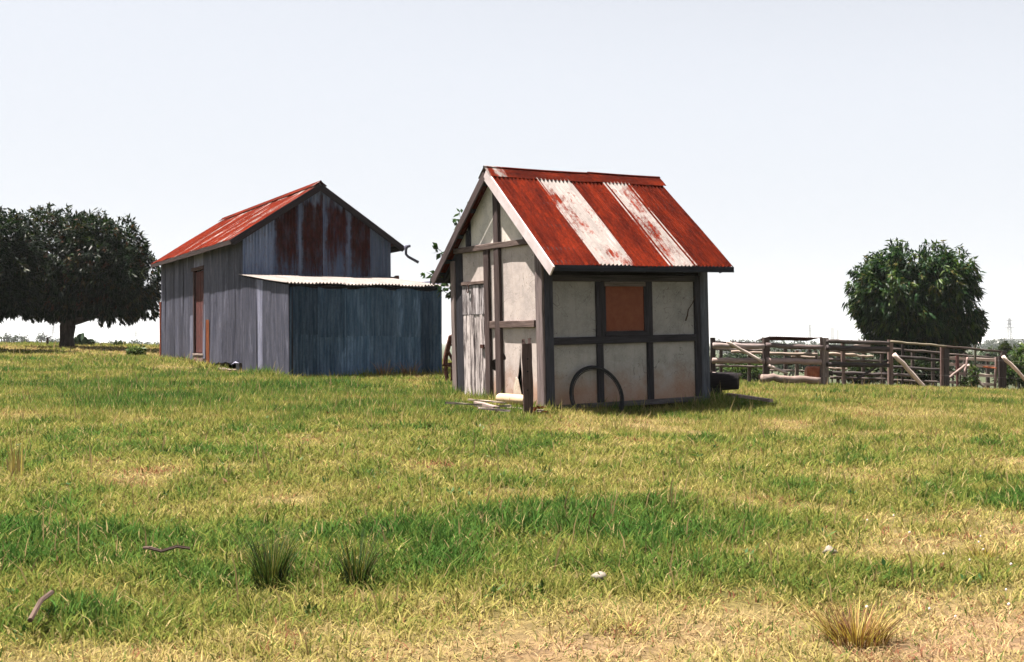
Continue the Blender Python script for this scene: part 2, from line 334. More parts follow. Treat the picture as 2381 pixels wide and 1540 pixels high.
# how dry the pasture is (0 lush .. 1 straw .. >1 bare); soft patches that belong to the paddock
LUSH = [(-3.2,21.5,5,1.0,.3),(-7,18.5,2,.5,.3),(-2.5,14.5,1.4,.4,.3),(2.6,14.4,1.5,.35,.35),(5.5,19.5,1.6,.5,.3),(-1.6,8.6,2.6,.9,.62),(-4.0,8.2,2.0,.9,.6),(.6,9.2,1.2,.8,.75),(-.2,7.6,1.0,.45,.5),(1.6,8.8,1.3,.5,.4),(-6.0,12.2,.8,.7,.7),(4.6,10.2,.8,.5,.5),(3.4,12.2,.7,.4,.4),
        (-4.5,20.5,3.5,2.2,.35),(-9,24,4,3,.25),(-1.0,17.2,1.2,1.0,.55),(-6,17,2,1,.25),(2.4,17.3,2.5,.5,.3),(6,33,5,1.2,.3),(5,13,1,.5,.35)]
DRY = [(.8,4.9,6,1.0,.20),(3.0,6.1,2.2,.8,.5),(4,8.2,2.0,1.2,.35),(.5,5.7,1.8,.5,.34),(-3.5,6.0,2.2,.7,.08),(-1.8,11.6,2.2,.6,.25),(3.0,16,3,1.4,.22),(-16,40,7,4,.5),(-12,36,3,3,.25),(12,30,6,3,.3),(6,22,5,4,.15),(16,35,4,3,.3)]
def dryness(x, y):
    d = .55 + (fbm(x*.55, y*.8, 21) - .5)*1.0 + (fbm(x*2.1, y*2.6, 33, 3) - .5)*1.15
    for (cx, cy, rx, ry, k) in LUSH: d = d - .75*k*np.exp(-((x-cx)/rx)**2 - ((y-cy)/ry)**2)
    for (cx, cy, rx, ry, k) in DRY: d = d + k*np.exp(-((x-cx)/rx)**2 - ((y-cy)/ry)**2)
    return d
STOPS = [(-.1,(.044,.100,.021)),(.2,(.078,.126,.026)),(.42,(.136,.154,.034)),(.62,(.196,.184,.050)),(.85,(.272,.232,.076)),(1.1,(.36,.29,.122)),(1.4,(.38,.265,.145))]
def drycol(d):
    xs = [s[0] for s in STOPS]; return np.stack([np.interp(d, xs, [s[1][i] for s in STOPS]) for i in range(3)], -1)

xs = spread(-34, 34, .45, (-5000, 5000)); ys = spread(-4, 62, .45, (-40, 6500))
X, Y = np.meshgrid(xs, ys); Z = height(X, Y); nx, ny = len(xs), len(ys)
me = bpy.data.meshes.new('ground'); idx = np.arange(nx*ny).reshape(ny, nx)
quads = np.stack([idx[:-1, :-1], idx[:-1, 1:], idx[1:, 1:], idx[1:, :-1]], -1).reshape(-1, 4)
me.from_pydata(np.stack([X, Y, Z], -1).reshape(-1, 3).tolist(), [], quads.tolist()); me.materials.append(GROUND)
gcol = drycol(np.clip(dryness(X, Y), -.1, 1.4)).reshape(-1, 3)
farm = np.clip((Y.ravel() - 60) / 60, 0, 1)[:, None]; gcol = gcol*np.array([.46, .42, .44])*(1-farm) + np.array([.05, .062, .03])*farm
at_ = me.attributes.new('tint', 'FLOAT_COLOR', 'POINT'); at_.data.foreach_set('color', np.c_[gcol, np.ones(len(gcol))].astype(np.float32).ravel())
me.polygons.foreach_set('use_smooth', [True]*len(me.polygons))
obj('ground', me, label='grassy paddock running from the foreground to the far plain', kind='structure')

# ------------------------------------------------------------------ small shed
SX, SY, SZ, SYAW, STY = .4974, 17.5, .6557, rad(31.18), rad(-1.37)
shed = thing('timber_framed_shed', 'small gabled shed with timber framed pale panels and red striped iron roof', 'shed', rot_frame((SX, SY, SZ), SYAW, 0, STY))
L_, W_ = 3.2, 2.78; RY, RZ, SLP = 1.39, 3.70, .862
def rz(y): return RZ - SLP*abs(y - RY)
def P(name, mb, mat, col=None, par=shed, **k): return mb.build(name, mat, par, col, **k)
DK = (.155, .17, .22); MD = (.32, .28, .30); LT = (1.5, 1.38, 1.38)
# posts and studs
P('post', MB().box(-.03, .15, -.03, .185, -.25, 2.42, jit=.006), WOOD, (.72, .66, .70))
P('post', MB().box(-.03, .12, 2.74, 2.885, -.25, 2.32, jit=.008), WOOD, (.85, .78, .80))
P('post', MB().box(3.06, 3.22, -.035, .13, -.25, 2.42, jit=.006), WOOD, (.38, .48, .64))
P('post_shade_board', MB().box(.004, .148, -.052, -.034, -.25, 2.38, jit=.003), WOOD, (.22, .26, .36))  # added dark board; its colour puts shade on the post's right face
P('post', MB().box(3.05, 3.2, 2.65, 2.8, -.25, 2.4), WOOD, MD)
P('door_jamb', MB().box(-.005, .1, 2.5, 2.738, -.2, 2.434, jit=.006), WOOD, DK)
for (a, b, x0) in ((1.571, 1.725, -.035), (1.216, 1.379, -.045)):
    P('stud', MB().box(x0, .06, a, b, -.15, 2.436, jit=.004), WOOD, (.31, .26, .27))
P('tie_beam', MB().box(-.055, .05, .10, 2.70, 2.437, 2.53, 'y', .005, 6), WOOD, (.55, .47, .46))
P('king_stud', MB().box(-.04, .05, 1.225, 1.385, 2.533, 3.46, jit=.004), WOOD, MD)
P('gable_stud', MB().box(-.035, .05, 2.19, 2.31, 2.533, 2.80), WOOD, DK); P('gable_stud', MB().box(-.035, .05, .40, .49, 2.533, 2.78), WOOD, DK)
P('rail', MB().box(-.052, .04, .187, 1.213, 1.166, 1.274, 'y'), WOOD, (.52, .43, .42)); P('rail', MB().box(-.03, .04, 1.382, 1.568, 1.16, 1.278, 'y'), WOOD, (.5, .42, .41))
P('lintel', MB().box(-.03, .05, 1.728, 2.497, 1.895, 1.945, 'y'), WOOD, (.6, .5, .48))
# right-hand wall frame
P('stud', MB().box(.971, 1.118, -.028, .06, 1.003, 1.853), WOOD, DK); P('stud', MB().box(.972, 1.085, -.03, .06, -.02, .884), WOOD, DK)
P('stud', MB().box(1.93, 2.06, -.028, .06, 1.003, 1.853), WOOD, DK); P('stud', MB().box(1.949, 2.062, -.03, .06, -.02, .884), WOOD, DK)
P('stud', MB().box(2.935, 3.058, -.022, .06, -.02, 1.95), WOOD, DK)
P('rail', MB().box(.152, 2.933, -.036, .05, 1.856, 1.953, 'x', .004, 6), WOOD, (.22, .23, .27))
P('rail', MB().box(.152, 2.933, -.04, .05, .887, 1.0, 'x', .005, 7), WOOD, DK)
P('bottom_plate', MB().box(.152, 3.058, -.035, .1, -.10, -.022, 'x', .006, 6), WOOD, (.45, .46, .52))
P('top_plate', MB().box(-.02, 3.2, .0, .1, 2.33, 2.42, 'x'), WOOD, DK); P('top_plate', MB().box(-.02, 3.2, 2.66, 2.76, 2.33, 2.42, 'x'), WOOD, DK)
P('eave_shade_strip', MB().box(.152, 3.058, .02, .06, 1.956, 2.328, 'x', .003), WOOD, (.07, .07, .08))  # near-black strip: shade of the gap under the eave put into colour
# wall panels, front
FX = dict(o=(.012, 0, 0), U=(0, 1, 0), V=(0, 0, 1), N=(-1, 0, 0), th=.008)
def fpan(poly, col=(.68, .635, .665), x=.012, **k):
    d = dict(FX); d['o'] = (x, 0, 0); return P('wall_panel', MB().slab(poly, **d), PANEL, col, **k)
fpan([(1.726, 1.946), (2.499, 1.946), (2.499, 2.436), (1.726, 2.436)])
fpan([(1.38, 1.28), (1.57, 1.28), (1.57, 2.436), (1.38, 2.436)]); fpan([(1.38, .69), (1.43, .665), (1.49, .665), (1.57, .64), (1.57, 1.16), (1.38, 1.16)])
fpan([(1.38, -.05), (1.57, -.05), (1.57, .50), (1.52, .475), (1.45, .47), (1.40, .50), (1.38, .56)], label='front panel piece with a broken dark hole above it')
fpan([(.186, 1.275), (1.215, 1.275), (1.215, 2.436), (.186, 2.436)])
fpan([(1.215, -.05), (.90, -.05), (.885, .10), (.84, .28), (.775, .43), (.735, .60), (.70, .80), (.695, 1.165), (1.215, 1.165), (1.215, .77), (1.175, .74), (1.135, .69), (1.15, .66), (1.215, .655)], label='cracked front panel torn open low down')
fpan([(.186, -.05), (.186, 1.165), (.69, 1.165), (.695, .80), (.69, .60), (.665, .45), (.665, .38), (.655, .20), (.62, .08), (.63, -.05)])
P('torn_flap', MB().slab([(.895, -.04), (.63, -.03), (.625, .10), (.66, .25), (.68, .36), (.745, .40), (.83, .26), (.88, .10)], (-.012, 0, 0), (0, 1, 0), (-.10, 0, .99), (-1, 0, -.1), .006), PANEL, (1.22, 1.2, 1.15))
fpan([(1.39, 2.53), (2.19, 2.53), (2.19, rz(2.19) - .05), (1.39, rz(1.39) - .05)], (.95, .95, .97)); fpan([(1.22, 2.53), (1.22, rz(1.22) - .05), (.49, rz(.49) - .05), (.49, 2.53)], (.97, .95, .95))
fpan([(2.31, 2.53), (2.66, 2.53), (2.31, 2.84)], (.8, .8, .8)); fpan([(.40, 2.53), (.40, 2.80), (.10, 2.53)], (.8, .8, .8))
# wall panels, right: front sheeting with shade put into a darker, bluer tint
def rpan(x0, x1, z0, z1, col): P('wall_panel', MB().slab([(x0, z0), (x1, z0), (x1, z1), (x0, z1)], (0, .012, 0), (1, 0, 0), (0, 0, 1), (0, -1, 0), .008), PANEL, col)
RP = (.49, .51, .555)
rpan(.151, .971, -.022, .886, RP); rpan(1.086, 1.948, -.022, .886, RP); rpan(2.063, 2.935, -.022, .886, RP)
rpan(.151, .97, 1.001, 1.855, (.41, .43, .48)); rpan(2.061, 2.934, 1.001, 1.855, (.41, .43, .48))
wb = P('window_board', MB().slab([(1.155, 1.08), (1.897, 1.08), (1.897, 1.778), (1.155, 1.778)], (0, -.004, 0), (1, 0, 0), (0, 0, 1), (0, -1, 0), .02), BOARD, (.33, .35, .42), label='orange brown board closing the window opening')
P('window_head', MB().box(1.122, 1.926, -.03, .05, 1.781, 1.852, 'x'), WOOD, (.6, .58, .58)); P('window_sill', MB().box(1.122, 1.926, -.05, .05, 1.004, 1.077, 'x'), WOOD, DK)
P('window_jamb', MB().box(1.121, 1.152, -.02, .05, 1.08, 1.778), WOOD, DK); P('window_jamb', MB().box(1.90, 1.927, -.02, .05, 1.08, 1.778), WOOD, DK)
# hidden walls
P('back_wall', MB().slab([(0, -.1), (2.78, -.1), (2.78, 2.4), (1.39, 3.6), (0, 2.4)], (3.2, 0, 0), (0, 1, 0), (0, 0, 1), (1, 0, 0), .01), PANEL, RP)
P('side_wall', MB().slab([(.15, -.1), (3.05, -.1), (3.05, 2.4), (.15, 2.4)], (0, 2.77, 0), (1, 0, 0), (0, 0, 1), (0, 1, 0), .01), PANEL, RP)
P('floor', MB().slab([(.1, .05), (3.1, .05), (3.1, 2.7), (.1, 2.7)], (0, 0, -.02), (1, 0, 0), (0, 1, 0), (0, 0, 1), .05), WOOD, DK)
# door
door = P('door', MB().box(.03, .05, 1.735, 2.495, -.03, 1.88), WOOD, DK, label='narrow plank door with flaking white paint')
cuts = np.array([1.738, 1.84, 1.93, 2.05, 2.13, 2.26, 2.37, 2.495])
for i in range(7):
    a, b = cuts[i] + .006, cuts[i+1] - .006; k = random.uniform(.7, 1.1)
    P('plank', MB().box(-.004 + random.uniform(-.006, .006), .024, a, b, -.03 + random.uniform(-.04, .03), 1.395, jit=.003), PAINT, (k, k*.97, k*.97), door)
    k = random.uniform(.75, 1.15)
    P('plank', MB().box(-.012 + random.uniform(-.006, .006), .02, a, b, 1.40, 1.88, jit=.003), PAINT, (k*.8, k*.8, k*.84), door)
P('latch', MB().box(-.05, -.015, 1.76, 1.86, .84, .90, 'y', .001), RUSTY, .5, door)
P('hasp_ring', MB().tube([(-.04, 2.25 + .035*math.cos(t), 1.83 + .07*math.sin(t)) for t in np.linspace(0, 6.28, 9)], .009, 5), RUSTY, .4, door)
# roof
XA, XB = -.14, 3.36; EV = [(-.49, -1), (3.27, 1)]
cx = [XA, .70, 1.31, 2.02, 2.53, XB]; tone = [(.78, .44, .95), (.475, .48, 1.1), (.86, .42, .85), (.525, .46, 1.1), (.84, .42, .68)]
for ye, sg in EV:
    n = np.array([0, sg*SLP, 1]); n /= np.linalg.norm(n); V = np.array([0, sg, -SLP]); V /= np.linalg.norm(V); ln = abs(ye - RY) * math.hypot(1, SLP)
    for i in range(5):
        o = np.array([cx[i], RY, RZ + .012 + (i % 2)*.008])
        P('roof_sheet', MB().sheet(o, (1, 0, 0), V, n, cx[i+1] - cx[i] + .07*(i < 4), ln + .03 + random.uniform(-.01, .015), rows=5, amp=.019), ROOFIRON, tone[i], smooth=True)
    # battens and rafters under the iron, fascia, barge board
    for t in (.25, .85, 1.45, 2.05, 2.38): c = np.array([0, RY, RZ - .035]) + V*t; P('batten', MB().beam(c + (XA + .05, 0, 0), c + (XB - .02, 0, 0), .07, .035, n), WOOD, DK)
    for xr in (.05, .8, 1.6, 2.4, 3.14): c = np.array([xr, RY, RZ - .10]); P('rafter', MB().beam(c + V*.06, c + V*(ln - .05), .05, .09, n), WOOD, DK)
    if sg < 0:
        P('fascia', MB().box(XA + .005, XB - .005, -.512, -.482, 1.985, 2.075, 'x', .002, 8), WOOD, (.11, .135, .19))
        P('barge_board', MB().beam(np.array([XA - .018, RY - .004, RZ - .075]), np.array([XA - .018, -.515, RZ - SLP*1.905 - .075]), .028, .165, n, 6, .002), OLDPAINT, (1, 1, 1), label='pale painted barge board on the sunlit rake')
    else:
        P('fascia', MB().box(XA + .005, XB - .005, 3.262, 3.292, 1.965, 2.065, 'x', .002, 8), WOOD, (.2, .2, .25))
        P('barge_board', MB().beam(np.array([XA - .018, RY + .004, RZ - .075]), np.array([XA - .018, 3.295, RZ - SLP*1.905 - .075]), .028, .135, n, 6, .002), WOOD, (.34, .30, .33))
for (a, b, dz, k) in ((XA - .04, .20, .034, (.56, .42, 1)), (.16, 1.92, .030, (.95, .5, .62)), (1.84, XB + .02, .039, (1.0, .5, .66))):
    mb = MB(); prof = [(-.19, -.19*SLP + .012), (-.10, -.10*SLP + .022), (-.022, .0), (-.022, .022), (0, .036), (.022, .022), (.022, .0), (.10, -.10*SLP + .022), (.19, -.19*SLP + .012)]
    vs = [(x, RY + p, RZ + dz + q - .02*math.sin((x - a)*1.6)*.4) for x in np.linspace(a, b, 7) for p, q in prof]; m = len(prof)
    fs = [[k2*m+i, (k2+1)*m+i, (k2+1)*m+i+1, k2*m+i+1] for k2 in range(6) for i in range(m-1)]
    us = [[(.05*i, .3*k2), (.05*i, .3*k2+.3), (.05*i+.05, .3*k2+.3), (.05*i+.05, .3*k2)] for k2 in range(6) for i in range(m-1)]
    P('ridge_cap', mb.add(vs, fs, us), ROOFIRON, k)
P('twig', MB().tube([(2.93, -.05, 1.63), (2.85, -.06, 1.50), (2.77, -.05, 1.40), (2.74, -.06, 1.30), (2.71, -.05, 1.22)], [.008, .008, .009, .012, .014], 5), WOOD, (.3, .25, .22))

# ------------------------------------------------------------------ barn and lean-to
BX, BY, BZ, BYAW = -6.2593, 27.0, 1.0827, rad(28.44)
BM = rot_frame((BX, BY, BZ), BYAW, rad(-.26), rad(-.13))
barn = thing('corrugated_barn', 'tall grey corrugated iron barn with rust streaked gable and red and white roof', 'barn', BM)
BL, BW, BH, BR = 8.88, 3.70, 3.08, 4.30; bs = (BR - BH)/(BW/2)
def B(name, mb, mat, col=None, par=barn, **k): return mb.build(name, mat, par, col, **k)
def splits(a, b, n): return np.linspace(a, b, n + 1)
# gable sheets (rusty ones run their rust down from the rake)
ge = [0, .70, 1.36, 1.955, 2.60, 3.155, 3.70]; gr = [(0, .50, 1), (.56, .40, .42), (.62, .42, .46), (.50, .44, .5), (.58, .42, .42), (.0, .30, 1)]
for i in range(6):
    a, b = ge[i], ge[i+1]; wd = b - a + .04*(i < 5)
    top = lambda u, a=a: BR - .06 - (min(BR - .06, BR - .06 - bs*abs(a + u - BW/2)))
    B('wall_sheet', MB().sheet((a, -.012 - .006*(i % 2), BR - .06), (1, 0, 0), (0, 0, -1), (0, -1, 0), wd, 2.5, top, lambda u: BR - 1.6, rows=3, amp=.014), GIRON, gr[i])
    B('wall_sheet', MB().sheet((a, BL, BR - .06), (1, 0, 0), (0, 0, -1), (0, 1, 0), wd, 2.5, top, lambda u: BR + .1, rows=1), IRON, (.3, .8, .6))
# the gable wall behind the lean-to
B('inner_wall', MB().slab([(0, -.1), (BW, -.1), (BW, 2.8), (0, 2.8)], (0, .02, 0), (1, 0, 0), (0, 0, 1), (0, -1, 0), .03), WOOD, DK)
# side wall with doorway between y 3.65 and 4.72
ed = list(splits(.0, 3.65, 6)) + list(splits(4.74, BL, 7))
for i in range(len(ed) - 1):
    a, b = ed[i], ed[i+1]
    if abs(a - 3.65) < .01: continue
    z0 = (.04 - .02*a) if a < 3.6 else -.12; tn = random.uniform(.27, .42); ru = .16 + random.uniform(-.05, .06)
    lo = lambda u, z0=z0, k=random.uniform(0, 6): BH - .03 - z0 + .02*math.sin(9*u + k)
    B('wall_sheet', MB().sheet((-.01 - .005*(i % 2), b + .02, BH - .03), (0, -1, 0), (0, 0, -1), (-1, 0, 0), b - a + .04, 3, None, lo, rows=3, wob=.01, amp=.012), IRON, (ru, tn, .8))
B('wall_sheet', MB().sheet((-.01, 4.76, BH - .03), (0, -1, 0), (0, 0, -1), (-1, 0, 0), 1.13, .62, rows=1), IRON, (.2, .7, .7))
B('rust_streaked_sheet', MB().sheet((-.028, 3.36, 1.10), (0, -1, 0), (0, 0, -1), (-1, 0, 0), .34, 1.16, amp=.006, rows=2), ORANGE, (.36, .36, .34), label='narrow orange rusted sheet patched beside the door')
B('patch_sheet', MB().sheet((-.026, 3.72, 1.5), (0, -1, 0), (0, 0, -1), (-1, 0, 0), .26, 1.4, amp=.003, rows=2), IRON, (.14, .42, .8)); B('patch_sheet', MB().sheet((-.026, 5.15, 1.25), (0, -1, 0), (0, 0, -1), (-1, 0, 0), .40, 1.2, amp=.004, rows=2), IRON, (.12, .38, .8))
for i in range(6): B('wall_sheet', MB().sheet((BW + .01, BL*i/6, BH - .03), (0, 1, 0), (0, 0, -1), (1, 0, 0), BL/6 + .03, 3.1, rows=1, per=4), IRON, (.3, .7, .6))
B('floor', MB().slab([(.05, .05), (BW - .05, .05), (BW - .05, BL - .05), (.05, BL - .05)], (0, 0, .12), (1, 0, 0), (0, 1, 0), (0, 0, 1), .06), WOOD, DK)
for (yy) in (.35, 2.4, 4.6, 6.8, 8.7): B('stump', MB().tube([(.12, yy, -.4), (.12, yy, .06)], .09, 8), WOOD, (.9, .8, .75))
bd = B('door', MB().box(.05, .08, 3.66, 4.73, .24, 2.40, jit=.002), DOORRED, .7, label='dark oxide red door set back in the side wall')
for k in range(6): B('plank', MB().box(.028, .05, 3.68 + k*.174, 3.845 + k*.174, .25, 2.40), DOORRED, random.uniform(.8, 1.25), bd)
B('door_sill', MB().box(-.05, .1, 3.62, 4.77, .18, .225, 'y'), WOOD, (1.1, 1, .95)); B('door_step_board', MB().box(-.03, .05, 3.66, 4.74, -.02, .175, 'y'), WOOD, (.85, .66, .64))
B('door_frame', MB().box(-.03, .06, 4.70, 4.79, -.1, 2.50), WOOD, (.35, .26, .28)); B('door_frame', MB().box(-.03, .06, 3.60, 3.665, -.1, 2.46), WOOD, (.35, .26, .28)); B('door_frame', MB().box(-.04, .05, 3.58, 4.95, 2.43, 2.52, 'y'), WOOD, (.4, .3, .32))
B('corner_post', MB().box(-.05, .06, BL - .02, BL + .10, -.3, 1.75), RUSTY, (1.6, 1.0, .7), label='orange red corner post at the far end')
B('curled_sheet', MB().add([(-.03, .52, .06), (-.03, .16, .02), (-.16, .12, .03), (-.20, .30, -.02), (-.05, .16, -.20), (-.04, .32, -.26)], [[0, 1, 2, 3], [1, 4, 5, 0][::-1]]), IRON, (.1, .6, .8))
# roof
OV, GF = .30, .14
for sg in (-1, 1):
    n = np.array([sg*bs, 0, 1]); n /= np.linalg.norm(n); V = np.array([sg, 0, -bs]); V /= np.linalg.norm(V); ln = (BW/2 + OV)*math.hypot(1, bs)
    ye = splits(-GF, BL + .12, 13)
    for i in range(13):
        ru = [.66, .58, .86, .62, .92, .60, .85, .70, .58, .9, .66, .82, .72][i]
        o = np.array([BW/2, ye[i] if sg < 0 else ye[i], BR + (i % 2)*.008]); B('roof_sheet', MB().sheet(o, (0, 1, 0), V, n, ye[i+1] - ye[i] + .04*(i < 12), ln, rows=2, per=5), ROOFIRON, (ru, .46, 1.0), smooth=True)
    for t in (.3, 1.0, 1.7, ln - .06): c = np.array([BW/2, 0, BR - .04]) + V*t; B('purlin', MB().beam(c + (0, -GF + .03, 0), c + (0, BL + .05, 0), .05, .06, n, 2), WOOD, DK)
    B('barge_board', MB().beam(np.array([BW/2, -GF - .012, BR - .085]), np.array([BW/2, -GF - .012, BR - .085]) + V*(ln + .0), .025, .15, n, 4, .003), WOOD, (.13, .125, .15))
    B('fascia', MB().box(BW/2 + sg*(BW/2 + OV) - .012, BW/2 + sg*(BW/2 + OV) + .012, -GF, BL + .1, BH - OV*bs - .115, BH - OV*bs - .01, 'y', .003, 5), WOOD, (.22, .19, .2))
mb = MB(); prof = [(-.16, -.16*bs + .02), (-.03, .01), (-.02, .035), (0, .045), (.02, .035), (.03, .01), (.16, -.16*bs + .02)]; m = 7
vs = [(BW/2 + p, y, BR + .03 + q) for y in (-GF - .03, BL/2, BL + .1) for p, q in prof]
B('ridge_cap', mb.add(vs, [[k*m+i, k*m+i+1, (k+1)*m+i+1, (k+1)*m+i] for k in range(2) for i in range(m-1)], [[(.05*i, k*2), (.05*i+.05, k*2), (.05*i+.05, k*2+2), (.05*i, k*2+2)] for k in range(2) for i in range(m-1)]), ROOFIRON, (.8, .4, .9))
gx = BW + OV + .05; gzz = BH - OV*bs
B('gutter', MB().tube([(gx, -.20, gzz - .03), (gx, BL, gzz - .05)], .055, 8), IRON, (.2, .6, .6))
B('downpipe', MB().tube([(gx + .08, -.24, gzz), (gx - .01, -.24, gzz - .02), (gx - .03, -.24, gzz - .06), (gx - .03, -.24, gzz - .21), (gx + .03, -.24, gzz - .27), (gx + .30, -.24, gzz - .40)], [.034, .037, .037, .034, .034, .037], 8), IRON, (.25, .25, .6), smooth=True, label='bent broken downpipe at the gutter end')
B('beam_end', MB().box(BW + .02, BW + .28, .1, .2, 2.05, 2.13, 'x'), WOOD, (.5, .3, .3)); B('beam_end', MB().box(BW + .2, BW + .27, .08, .22, 1.98, 2.16), WOOD, (.6, .3, .3))

lean = thing('lean_to_shed', 'low blue grey corrugated lean-to with a white iron roof against the barn gable', 'lean-to', BM)
LP, LW, L1, L2, LB = 3.55, 3.44, 2.06, 1.70, -.30
def Lp(name, mb, mat, col=None, par=lean, **k): return mb.build(name, mat, par, col, **k)
fe = [0, .60, 1.19, 1.79, 2.36, 2.92, 3.44]
for i in range(6):
    wd = fe[i+1] - fe[i] + .04*(i < 5); t = [.22, .31, .46, .37, .43, .29][i]
    Lp('wall_sheet', MB().sheet((fe[i], -LP - .012 - .006*(i % 2), L2 - .06), (1, 0, 0), (0, 0, -1), (0, -1, 0), wd, 1.0 + random.uniform(-.05, .05), lambda u, k=random.uniform(0, 6): .03*math.sin(7*u + k) + .02, rows=2, amp=.016), BLUEIRON, (-.1, t*1.7, .5))
    Lp('wall_sheet', MB().sheet((fe[i], -LP - .004, .76), (1, 0, 0), (0, 0, -1), (0, -1, 0), wd, .76 - LB, rows=2, amp=.016), BLUEIRON, (-.05, t*2.0, .6))
Lp('loose_sheet', MB().sheet((2.94, -LP - .05, 1.42), (.25, -.06, 0), (.03, 0, -1), (0, -1, 0), .5, 1.72, amp=.012, rows=3, wob=.03), BLUEIRON, (.05, .5, .5), label='narrow loose sheet curling off the front wall')
se = [0, .62, 1.22, 1.68, 2.3, 2.95, 3.53]; sc = [(.2, .26, .8), (.15, .28, .8), (.02, .75, .8), (.22, .27, .7), (.2, .30, .8), (.25, .30, .8)]
for i in range(6):
    a, b = se[i], se[i+1]; tp = lambda u, a=a: (L1 - L2)*(a + u)/LP
    Lp('wall_sheet', MB().sheet((-.01 - .007*(i % 2), -a, L1 - .03), (0, -1, 0), (0, 0, -1), (-1, 0, 0), b - a + .03, 2, tp, lambda u: L1 - .03 - LB, rows=3), IRON, sc[i])
Lp('wall_sheet', MB().sheet((LW + .01, -LP, L1 - .2), (0, 1, 0), (0, 0, -1), (1, 0, 0), LP, 2.2, rows=1, per=4), IRON, (.2, .7, .6))
V = np.array([0, -1, -(L1 - L2)/LP]); V /= np.linalg.norm(V); n = np.cross((1, 0, 0), V); n = n if n[2] > 0 else -n
re_ = splits(-.10, LW + .16, 6)
for i in range(6):
    Lp('roof_sheet', MB().sheet((re_[i], .0, L1 + .02 + .008*(i % 2)), (1, 0, 0), V, n, re_[i+1] - re_[i] + .04*(i < 5), LP + .16 + random.uniform(-.02, .03), rows=3, amp=.018), ROOFIRON, (-.1, .40, 1), smooth=True)
for yy in (-.5, -2, -3.45): Lp('batten', MB().box(.02, LW - .02, yy - .04, yy + .04, L1 - .09 + yy*(L1 - L2)/LP, L1 - .03 + yy*(L1 - L2)/LP, 'x'), WOOD, DK)
Lp('post', MB().box(.0, .1, -LP, -LP + .1, LB, L2 - .05), WOOD, DK); Lp('post', MB().box(LW - .11, LW, -LP + .01, -LP + .1, LB, L2 - .05), WOOD, DK)

# ------------------------------------------------------------------ foliage
def leaf_mesh(name, cen, out, nl, ln, wd, droop, pal, pw, mat, spread_=.9, fold=.25):
    # whorls of leaves at 'cen' pointing along 'out'; every leaf is a folded lozenge of two triangles
    n = len(cen); c = np.repeat(cen, nl, 0); d = np.repeat(out, nl, 0); m = len(c)
    r = rng.normal(size=(m, 3)); r /= np.linalg.norm(r, axis=1, keepdims=True)
    d = d + r*spread_; d[:, 2] -= droop*rng.uniform(.3, 1.3, m); d /= np.linalg.norm(d, axis=1, keepdims=True)
    side = np.cross(d, rng.normal(size=(m, 3)) * .5 + np.array([0, 0, 1.])); side /= np.linalg.norm(side, axis=1, keepdims=True) + 1e-9
    nr = np.cross(side, d); l = ln*rng.uniform(.6, 1.25, m)[:, None]; w_ = wd*rng.uniform(.7, 1.2, m)[:, None]
    c = c + rng.normal(size=(m, 3))*ln*.15
    v = np.stack([c, c + d*l*.45 + side*w_*.5 - nr*w_*fold, c + d*l - np.array([0, 0, 1.])*l*.12, c + d*l*.45 - side*w_*.5 - nr*w_*fold], 1).reshape(-1, 3)
    f = np.arange(m*4).reshape(m, 4); tri = np.concatenate([f[:, [0, 1, 2]], f[:, [0, 2, 3]]], 1).reshape(-1, 3)
    me = bpy.data.meshes.new(name); me.vertices.add(len(v)); me.vertices.foreach_set('co', v.astype(np.float32).ravel())
    me.loops.add(len(tri)*3); me.loops.foreach_set('vertex_index', tri.ravel().astype(np.int32))
    me.polygons.add(len(tri)); me.polygons.foreach_set('loop_start', np.arange(0, len(tri)*3, 3, dtype=np.int32)); me.polygons.foreach_set('loop_total', np.full(len(tri), 3, np.int32))
    pal = np.array(pal); pk = np.repeat(rng.choice(len(pal), n, p=np.array(pw)/sum(pw)), nl); alt = rng.choice(len(pal), m, p=np.array(pw)/sum(pw))
    pk = np.where(rng.random(m) < .3, alt, pk); col = pal[pk]*rng.uniform(.65, 1.3, (m, 1))
    col = np.repeat(col, 4, 0); a = me.attributes.new('tint', 'FLOAT_COLOR', 'POINT'); a.data.foreach_set('color', np.c_[col, np.ones(len(col))].astype(np.float32).ravel())
    me.materials.append(mat); me.update(calc_edges=True); me.validate(); return me
def crown_pts(lobes, n, lump=.22, shell=.35, seed=1):
    # points in the outer shell of overlapping lobes, with outward directions; bumpy outline
    cs, os_ = [], []
    wts = np.array([l[3]*l[4] + l[4]*l[5] + l[3]*l[5] for l in lobes]); wts = wts/wts.sum()
    for l, k in zip(lobes, (wts*n).astype(int)):
        d = rng.normal(size=(k, 3)); d /= np.linalg.norm(d, axis=1, keepdims=True)
        b = 1 + lump*(fbm(d[:, 0]*3.1 + d[:, 2]*2 + 7, d[:, 1]*3.1 + seed + d[:, 2], seed, 3) - .5)*2
        t = 1 - shell*rng.random(k)**1.6
        cs.append(np.array(l[:3]) + d*np.array(l[3:6])*(b*t)[:, None]); os_.append(d)
    return np.concatenate(cs), np.concatenate(os_)
MANGO = [(.004, .011, .006), (.007, .018, .007), (.015, .029, .009), (.034, .044, .013), (.050, .038, .014), (.060, .024, .012)]
def limb(mb, a, b, r0, r1, sag=.1, n=6):
    a, b = np.array(a, float), np.array(b, float); pts = []
    for t in np.linspace(0, 1, 7): pts.append(a + (b - a)*t + np.array([0, 0, -sag*4*t*(1-t)]) + rng.normal(size=3)*.03*(0 < t < 1)*np.linalg.norm(b - a)*.4)
    mb.tube(pts, list(np.linspace(r0, r1, 7)), n, .08)
